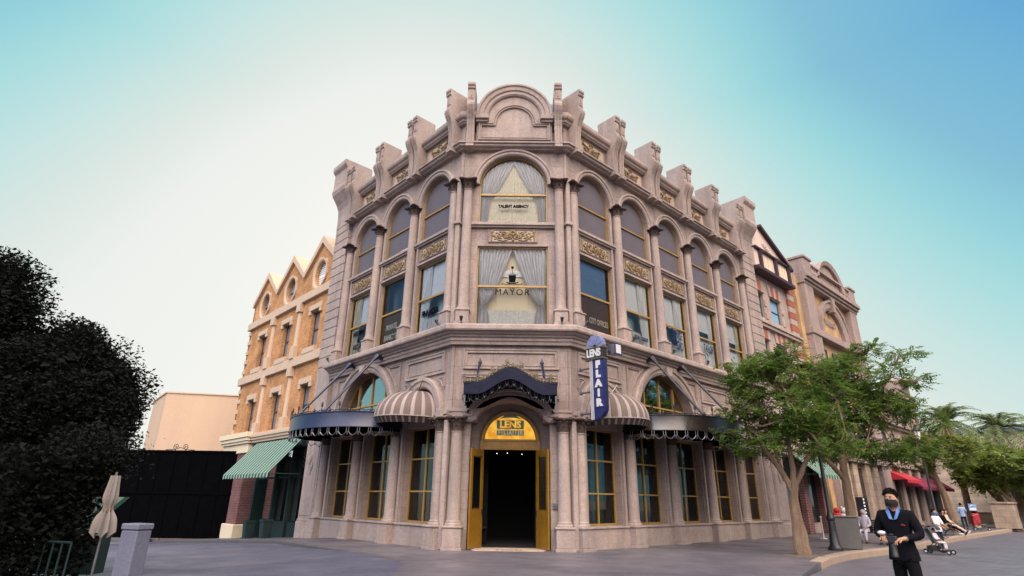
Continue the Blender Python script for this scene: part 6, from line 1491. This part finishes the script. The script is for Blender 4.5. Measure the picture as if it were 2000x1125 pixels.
def pit(x,y,r,nm):
    rnd=random.Random(int(x*10)); mb=MB(); n=26; P=[(x+r*(1+.18*rnd.uniform(-1,1))*math.cos(2*PI*k/n),y+r*(1+.18*rnd.uniform(-1,1))*math.sin(2*PI*k/n)) for k in range(n)]
    mb.add([(x,y,.03)]+[(x+(a-x)*.6,y+(b-y)*.6,.018+.008*rnd.random()) for a,b in P]+[(a,b,.004) for a,b in P],[(0,1+k,1+(k+1)%n) for k in range(n)]+[(1+k,1+n+k,1+n+(k+1)%n,1+(k+1)%n) for k in range(n)]); tag(mb.build('soil',M['sand_dark'],None),kind='structure')
M['sand_dark']=mat('dusty planting soil',(.16,.125,.095),(.09,.07,.055),rough=.95,scale=6,fine=50,bump=.8)
pit(9.62,-.17,.75,0); pit(14.77,5.83,.8,1)
# ================================================================ PEOPLE
SKIN=mat('brown skin',(.36,.19,.12),(.31,.16,.10),rough=.55,scale=6,fine=40,bump=.02)
CLOTH={}
def cloth(n,c,rough=.9):
    if n not in CLOTH: CLOTH[n]=mat(n,c,tuple(x*.75 for x in c),rough=rough,scale=5,fine=50,bump=.3,bumpdist=.01)
    return CLOTH[n]
def skin(name,V,E,parent,material,sub=2):
    bm=bmesh.new(); lay=bm.verts.layers.skin.verify(); keys=list(V); vs={}
    for i,k in enumerate(keys):
        p,r=V[k]; v=bm.verts.new(p); v[lay].radius=(r if isinstance(r,tuple) else (r,r)); v[lay].use_root=(i==0); vs[k]=v
    for a,b in E: bm.edges.new((vs[a],vs[b]))
    me=bpy.data.meshes.new(name); bm.to_mesh(me); bm.free(); ob=bpy.data.objects.new(name,me); C.objects.link(ob)
    m=ob.modifiers.new('s','SKIN'); m.use_smooth_shade=True; m2=ob.modifiers.new('u','SUBSURF'); m2.levels=sub; m2.render_levels=sub
    dg=bpy.context.evaluated_depsgraph_get(); me2=bpy.data.meshes.new_from_object(ob.evaluated_get(dg)); bpy.data.objects.remove(ob); me2.name=name
    me2.materials.clear(); me2.materials.append(material); o=bpy.data.objects.new(name,me2); C.objects.link(o); o.parent=parent
    me2.polygons.foreach_set('use_smooth',[True]*len(me2.polygons)); return o
def person(label,loc,rz,J,top,legs,hair,skinm=SKIN,mask=None,sc=1.0,group=None,sleeve=True,hood=None,detail=False,shoes=None):
    t=thing('person',label,'person',loc,rz,group); t.scale=(sc,)*3
    D=dict(pel=(0,0,.95),wai=(0,0,1.12),che=(0,0,1.33),nk=(0,.0,1.49),jaw=(0,-.025,1.575),hd=(0,-.005,1.665),tp=(0,.005,1.735),
      sl=(.17,0,1.43),el=(.24,.02,1.16),wl=(.23,-.06,.92),sr=(-.17,0,1.43),er=(-.24,.02,1.16),wr=(-.23,-.06,.92),
      hl=(.09,0,.90),kl=(.10,-.01,.50),al=(.10,.03,.09),tl=(.11,-.13,.04),hr=(-.09,0,.90),kr=(-.10,-.01,.50),ar=(-.10,.03,.09),tr=(-.11,-.13,.04))
    D.update(J); V_=Vector
    r=dict(pel=(.13,.10),wai=(.125,.09),che=(.13,.088),nk=.047,jaw=(.062,.068),hd=(.078,.092),tp=(.055,.068),sl=.058,el=.042,wl=.028,sr=.058,er=.042,wr=.028,hl=.085,kl=.058,al=.04,tl=.03,hr=.085,kr=.058,ar=.04,tr=.03)
    V={k:(D[k],r[k]) for k in D}; E=[('pel','wai'),('wai','che'),('che','nk'),('nk','jaw'),('jaw','hd'),('hd','tp'),('che','sl'),('sl','el'),('el','wl'),('che','sr'),('sr','er'),('er','wr'),('pel','hl'),('hl','kl'),('kl','al'),('al','tl'),('pel','hr'),('hr','kr'),('kr','ar'),('ar','tr')]
    # face: nose and ears; hands with fingers
    jw,h=V_(D['jaw']),V_(D['hd'])
    V['no']=(tuple(jw.lerp(h,.45)+V_((0,-.085,0))),.013); E.append(('hd','no'))
    for s,kk,w,e in ((1,'L','wl','el'),(-1,'R','wr','er')):
        V['ear'+kk]=(tuple(jw.lerp(h,.5)+V_((s*.078,.005,0))),.016); E.append(('hd','ear'+kk))
        d=(V_(D[w])-V_(D[e])).normalized(); side=d.cross(V_((0,0,1))); side=side.normalized() if side.length>.15 else V_((0,1,0)); cur=d.cross(side).normalized()
        curl=V_((0,0,-1)) if abs(d.z)<.7 else V_((-s*1.0,0,0))
        pm=V_(D[w])+d*.05; V['pm'+kk]=(tuple(pm),(.034,.02)); E.append((w,'pm'+kk))
        if detail:
            ax=(curl.cross(d)).normalized()
            for f in range(4):
                o=ax*(f-1.5)*.021; ln=(.034,.038,.036,.028)[f]; a=pm+o+d*.035; b=a+d*ln+curl*.012; c=b+d*ln*.3+curl*ln*.9; dd=c-d*ln*.25+curl*ln*.5
                for nm,q,rr in (('a',a,.0105),('b',b,.0095),('c',c,.009),('d',dd,.0075)): V[f'f{kk}{f}{nm}']=(tuple(q),rr)
                E+= [('pm'+kk,f'f{kk}{f}a'),(f'f{kk}{f}a',f'f{kk}{f}b'),(f'f{kk}{f}b',f'f{kk}{f}c'),(f'f{kk}{f}c',f'f{kk}{f}d')]
            b0=pm+ax*.035*(-s if True else s)+d*.0; b1=b0+ax*.02*(-s)+d*.03+curl*.015; b2=b1+d*.025+curl*.02
            V['th1'+kk]=(tuple(b0),.013); V['th2'+kk]=(tuple(b1),.011); V['th3'+kk]=(tuple(b2),.009); E+=[('pm'+kk,'th1'+kk),('th1'+kk,'th2'+kk),('th2'+kk,'th3'+kk)]
        else:
            q=pm+d*.07+curl*.02; V['fg'+kk]=(tuple(q),(.028,.012)); E.append(('pm'+kk,'fg'+kk))
    skin('body',V,E,t,skinm,2 if detail else 1)
    g=.018
    TV={k:(D[k],tuple(x+g*(2.4 if k=='che' else 1.5) for x in (r[k] if isinstance(r[k],tuple) else (r[k],)*2))) for k in ('wai','che','pel','sl','el','sr','er')}
    nb=V_(D['che']).lerp(V_(D['nk']),.80); TV['nb']=(tuple(nb),.066)
    TE=[('pel','wai'),('wai','che'),('che','nb'),('che','sl'),('sl','el'),('che','sr'),('sr','er')]
    for w,e in (('wl','el'),('wr','er')):
        q=V_(D[e]).lerp(V_(D[w]),.88 if sleeve else .15); TV[w]=(tuple(q),.036 if sleeve else .05); TE.append((e,w))
    # order: pelvis first as root
    TV={k:TV[k] for k in ['pel']+[k for k in TV if k!='pel']}
    skin('jacket',TV,TE,t,top,2 if detail else 1)
    LV={k:(D[k],tuple(x+g for x in (r[k] if isinstance(r[k],tuple) else (r[k],)*2))) for k in ('pel','hl','kl','hr','kr')}
    for a,k in (('hl','kl'),('hr','kr')): LV[a]=(tuple(V_(D[a]).lerp(V_(D[k]),.30)),(.092,.092))
    LV['pel']=(tuple(V_(D['pel'])+(V_((0,0,-.02)) if D['pel'][2]>.8 else V_((0,0,0)))),(.13,.10))
    for a,k in (('al','kl'),('ar','kr')): LV[a]=(tuple(V_(D[k]).lerp(V_(D[a]),.95)),.056)
    skin('trousers',LV,[('pel','hl'),('hl','kl'),('kl','al'),('pel','hr'),('hr','kr'),('kr','ar')],t,legs,2 if detail else 1)
    if D['pel'][2]>.8:
        mb=MB(); P0=V_(D['pel']); n=24; rings=[]
        for z,rx,ry in ((.24,.150,.112),(.12,.158,.120),(.0,.180,.140),(-.10,.192,.150),(-.105,.18,.138)):
            rings.append([(P0.x+rx*math.cos(2*PI*k/n)*(1+.02*math.sin(5*2*PI*k/n+z*9)),P0.y+ry*math.sin(2*PI*k/n)*(1+.02*math.sin(5*2*PI*k/n)),P0.z+z) for k in range(n+1)])
        mb.sweep(rings,caps=False); mb.build('jacket_hem',top,t,smooth=True)
    for a,k in (('al','tl'),('ar','tr')):
        mb=MB(); A=V_(D[a]); B=V_(D[k]); d=(B-A); d.normalize(); mb.tube([A-d*.05-V_((0,0,.035)),A-V_((0,0,.02)),B-V_((0,0,.0)),B+d*.05],[.038,.048,.042,.02],8)
        mb.build('shoe',shoes or 'black',t,smooth=True)
    # hair cap
    mb=MB(); tp=V_(D['tp']); hd=V_(D['hd']); ax=(tp-jw).normalized(); c=hd+V_((0,.014,.022))
    if hood:
        mb.ball(tuple(hd+V_((0,.035,.0))),.118,14,10,sx=.92,sy=1.0,sz=1.15); mb.tube([hd+V_((0,.03,-.05)),nb+V_((0,.02,.02)),nb+V_((0,.03,-.12))],[.10,.10,.15],12); mb.build('headscarf',hood,t,smooth=True)
    else:
        n=len(mb.v); mb.ball(tuple(c),.100,28,18,sx=.88,sy=1.02,sz=1.02)
        # lift the fringe clear of the face
        out=[]
        for x,y,z in mb.v:
            if y<c.y-.02 and z<c.z+.045: z=c.z+.045+(z-c.z-.045)*.08; y=max(y,c.y-.080)
            if z<c.z-.05: z=c.z-.05
            k_=1+.05*math.sin(41*x)*math.sin(37*y+29*z)
            x=c.x+(x-c.x)*k_; z=c.z+(z-c.z)*(k_ if z>c.z else 1)
            out.append((x,y,z))
        mb.v=out
        if detail:
            rr=random.Random(3)
            for k in range(420):
                v=V_((rr.gauss(0,1),rr.gauss(0,1),abs(rr.gauss(0,.8)))).normalized(); q=V_((c.x+v.x*.088,c.y+v.y*.102,c.z+v.z*.102))
                if q.y<c.y-.03 and q.z<c.z+.05: continue
                d=(v+V_((rr.uniform(-.5,.5),rr.uniform(-.7,.1),rr.uniform(-.2,.5)))).normalized(); a_=d.orthogonal().normalized()*.007; b_=d.cross(a_); mb.add([q-a_,q+a_,q+b_,q+d*rr.uniform(.014,.028)],[(0,1,3),(1,2,3),(2,0,3)])
        mb.build('hair',hair,t,smooth=not detail)
    if mask:
        mb=MB(); mc=jw.lerp(h,.15)
        def fn(u,v):
            a=PI*(u-.5)*1.05; zz=.05-.095*v; rr=.082-.012*abs(v-.45)+.012*math.exp(-(a/.5)**2)*math.sin(PI*v); return (mc.x+math.sin(a)*rr*.98,mc.y-math.cos(a)*(rr+.016)+.0,mc.z+zz)
        mb.grid(fn,16,8); 
        for s in (-1,1): mb.tube([(mc.x+s*.08,mc.y-.01,mc.z+.045),(mc.x+s*.086,mc.y+.02,mc.z+.06)],.003,4); mb.tube([(mc.x+s*.078,mc.y-.01,mc.z-.03),(mc.x+s*.086,mc.y+.02,mc.z+.02)],.003,4)
        mb.build('face_mask',mask,t,smooth=True)
    if detail:
        mb=MB(); ez=jw.lerp(h,.93).z
        for s in (-1,1): mb.ball((h.x+s*.032,h.y-.083,ez),.0105,10,7,sy=.6,sz=.55)
        mb.build('eyes','white',t,smooth=True); mb=MB()
        for s in (-1,1): mb.ball((h.x+s*.032-.002,h.y-.0915,ez),.006,8,5,sy=.5); mb.tube([(h.x+s*.014,h.y-.09,ez+.020),(h.x+s*.034,h.y-.089,ez+.027),(h.x+s*.052,h.y-.078,ez+.018)],[.004,.0045,.002],5); mb.tube([(h.x+s*.019,h.y-.088,ez+.009),(h.x+s*.032,h.y-.093,ez+.012),(h.x+s*.046,h.y-.085,ez+.007)],.0028,4)
        mb.build('eyebrows','letterblack',t)
    return t
BLK=cloth('black knit cloth',(.006,.006,.008),1.0); BLK.node_tree.nodes['Principled BSDF'].inputs['Specular IOR Level'].default_value=.1; HAIR=mat('black hair',(.006,.005,.005),(.012,.010,.009),rough=.9,scale=30,fine=60,bump=.4,spec=.08); MASK=cloth('black face mask',(.010,.010,.011))
# the photographer: facing the camera, slightly turned to his right, both hands on a camera at the waist
FX,FY=5.80,-11.46
rzf=math.atan2(-20.4-FY,.16-FX)+PI/2
man=person('young man in black jacket, light blue collar and face mask holding a camera',(FX,FY,-.02),rzf-R(18),
  dict(sl=(.185,0,1.43),sr=(-.185,0,1.43),el=(.27,-.02,1.17),wl=(.11,-.25,1.13),er=(-.28,.02,1.18),wr=(-.13,-.25,1.15),jaw=(-.01,-.03,1.575),hd=(-.015,-.015,1.665),tp=(-.015,-.005,1.735),kl=(.12,-.06,.50),al=(.13,-.02,.09),tl=(.14,-.18,.04),kr=(-.09,.03,.50),ar=(-.09,.10,.09),tr=(-.10,-.05,.04)),
  BLK,BLK,HAIR,mask=MASK,sc=1.03,detail=True)
mb=MB(); LB_=plain('light blue collar cloth',(.07,.15,.34),.8)
for s in (-1,1): mb.add([(s*.006,-.128,1.37),(s*.05,-.135,1.385),(s*.092,-.085,1.485),(s*.075,-.045,1.53),(s*.045,-.085,1.50)],[(0,1,2,3,4)])
mb.tube([(.07*math.cos(a*PI/8),.0+.065*math.sin(a*PI/8),1.515-.02*math.sin(a*PI/8)) for a in range(-1,10)],.014,6); mb.build('collar',LB_,man)
mb=MB(); mb.tube([(.085,-.128,1.30),(.10,-.132,1.312),(.115,-.128,1.305),(.13,-.12,1.298)],.006,5); mb.build('chest_emblem','awn_red',man)
mb=MB(); mb.tube([(.135+.03*math.cos(a*PI/5),-.225+.0*a,1.135+.03*math.sin(a*PI/5)) for a in range(10)],.007,5,closed=True); mb.build('wristwatch','steel',man)
CM=thing('photo_camera','black camera with a hanging lens and a pale strap held in the man\'s hands','camera',(FX,FY,-.02),rzf-R(18)); CM.scale=(1.03,)*3
mb=MB(); mb.box(-.065,.065,-.36,-.29,1.07,1.165,.012); mb.box(-.025,.025,-.355,-.30,1.165,1.195,.008); mb.build('camera_body','black',CM); mb=MB(); mb.lathe([(.034,0),(.036,-.03),(.041,-.05),(.041,-.14),(.044,-.145),(.044,-.17),(.036,-.17)],(0,-.325,1.07),16); mb.build('lens','black',CM,smooth=True)
mb=MB(); mb.ball((-.12,-.315,1.20),.042,12,8,sx=1.25,sz=.7); mb.build('pale_lens_cap','signwhite',CM,smooth=True)
SIT=dict(pel=(0,0,.52),wai=(0,.04,.70),che=(0,.06,.92),nk=(0,.05,1.08),jaw=(0,.02,1.165),hd=(0,.04,1.255),tp=(0,.05,1.325),sl=(.17,.06,1.02),sr=(-.17,.06,1.02),el=(.23,.0,.76),er=(-.23,.0,.76),wl=(.14,-.22,.66),wr=(-.14,-.22,.66),hl=(.09,-.02,.50),hr=(-.09,-.02,.50),kl=(.12,-.42,.50),kr=(-.12,-.42,.50),al=(.12,-.44,.09),ar=(-.12,-.44,.09),tl=(.13,-.6,.05),tr=(-.13,-.6,.05))
def seat(**k): d=dict(SIT); d.update(k); return d
LIL=cloth('pale lilac cloth',(.50,.47,.55)); WHT=cloth('white cotton',(.66,.60,.62)); BEI=cloth('beige cloth',(.50,.40,.32)); NVY=cloth('dark navy cloth',(.02,.025,.045)); SKY=cloth('sky blue shirt cloth',(.30,.42,.62)); CHA=cloth('charcoal cloth',(.035,.035,.04)); BLM=cloth('blue mask',(.08,.16,.34))
def onbench(bx,by,rz,dx): return (bx+math.cos(rz)*dx-math.sin(rz)*-.12,by+math.sin(rz)*dx+math.cos(rz)*-.12,0)
b1r=R(-48); person('person in a pale lilac headscarf sitting on the near bench',onbench(16.0,6.15,b1r,-.45),b1r,seat(),LIL,LIL,HAIR,hood=LIL); person('person in dark clothes sitting on the near bench, half hidden by the photographer',onbench(16.0,6.15,b1r,.35),b1r,seat(),NVY,NVY,HAIR)
b2r=R(43); person('person in black stretching the legs out on the far bench',onbench(25.4,15.2,b2r,-.5),b2r,seat(kl=(.12,-.40,.42),kr=(-.08,-.42,.44),al=(.12,-.82,.12),ar=(-.06,-.84,.12),tl=(.12,-.92,.22),tr=(-.06,-.95,.22)),BLK,BLK,HAIR); person('person in beige trousers and pale top leaning back on the far bench',onbench(25.4,15.2,b2r,.25),b2r,seat(kl=(.12,-.40,.42),al=(.14,-.8,.12),tl=(.14,-.9,.22)),BEI,BEI,HAIR,shoes='signwhite')
person('woman in a white top and blue face mask standing behind the stroller',(17.6,4.7,-.2),R(20),dict(el=(.22,-.10,1.15),wl=(.14,-.32,1.05),er=(-.22,-.10,1.15),wr=(-.14,-.32,1.05)),WHT,NVY,HAIR,mask=BLM,sc=.93,sleeve=False)
person('man in light blue shirt and dark trousers standing far down the pavement',(33.0,23.9,0),R(150),dict(wl=(.08,-.18,1.0),wr=(-.08,-.18,1.0)),SKY,NVY,HAIR)
person('person in a dark suit standing next to the man in the light blue shirt',(33.7,23.7,0),R(-110),dict(kl=(.12,-.12,.5)),BLK,BLK,HAIR)
def stroller(lab,x,y,z,rz,fab,child=None):
    t=thing('stroller',lab,'stroller',(x,y,z),rz,'strollers on the pavement'); mb=MB()
    for s in (-1,1):
        mb.tube([(s*.22,-.38,.12),(s*.22,.1,.55),(s*.22,.42,1.02)],.014,6); mb.tube([(s*.22,.38,.12),(s*.22,-.02,.48),(s*.2,-.36,.62)],.014,6); mb.tube([(s*.22,-.38,.12),(s*.22,.38,.12)],.012,6)
    mb.tube([(-.22,.42,1.02),(.22,.42,1.02)],.018,6); mb.build('frame','black',t,smooth=True)
    mb=MB(); mb.grid(lambda u,v:((u-.5)*.40,[-.30,-.05,.12,.22,.30][min(4,int(v*4))]+0,[.42,.38,.42,.68,.92][min(4,int(v*4))]),4,4); mb.grid(lambda u,v:((u-.5)*.44,.28-.42*math.sin(v*PI/2),.95+.12*math.sin(v*PI)-.08*v),6,6); mb.box(-.18,.18,.02,.34,.14,.30,.02); mb.build('seat_fabric',fab,t,smooth=False)
    for x_,y_ in ((-.22,-.40),(.22,-.40),(-.22,.38),(.22,.38)):
        m=MB(); m.lathe([(.045,-.016),(.085,-.016),(.09,0),(.085,.016),(.045,.016)],seg=14,cap=False); m.xf(Matrix.Translation((x_,y_,.09))@Matrix.Rotation(R(90),4,'Y')); o=m.build('wheel','black',t,smooth=True); m=MB(); m.lathe([(.0,-.012),(.05,-.012),(.05,.012),(.0,.012)],seg=12,cap=False); m.xf(Matrix.Translation((x_,y_,.09))@Matrix.Rotation(R(90),4,'Y')); m.build('hub','signwhite',o)
    return t
stroller('black stroller with a child in pale clothes, just right of the photographer',16.9,3.9,-.2,R(35),CHA)
person('small child in pale pink clothes sitting in the near stroller',(16.9,3.9,-.08),R(35),seat(),WHT,WHT,HAIR,sc=.60)
stroller('beige stroller parked farther along the pavement by the two standing people',32.6,21.9,0,R(60),BEI)
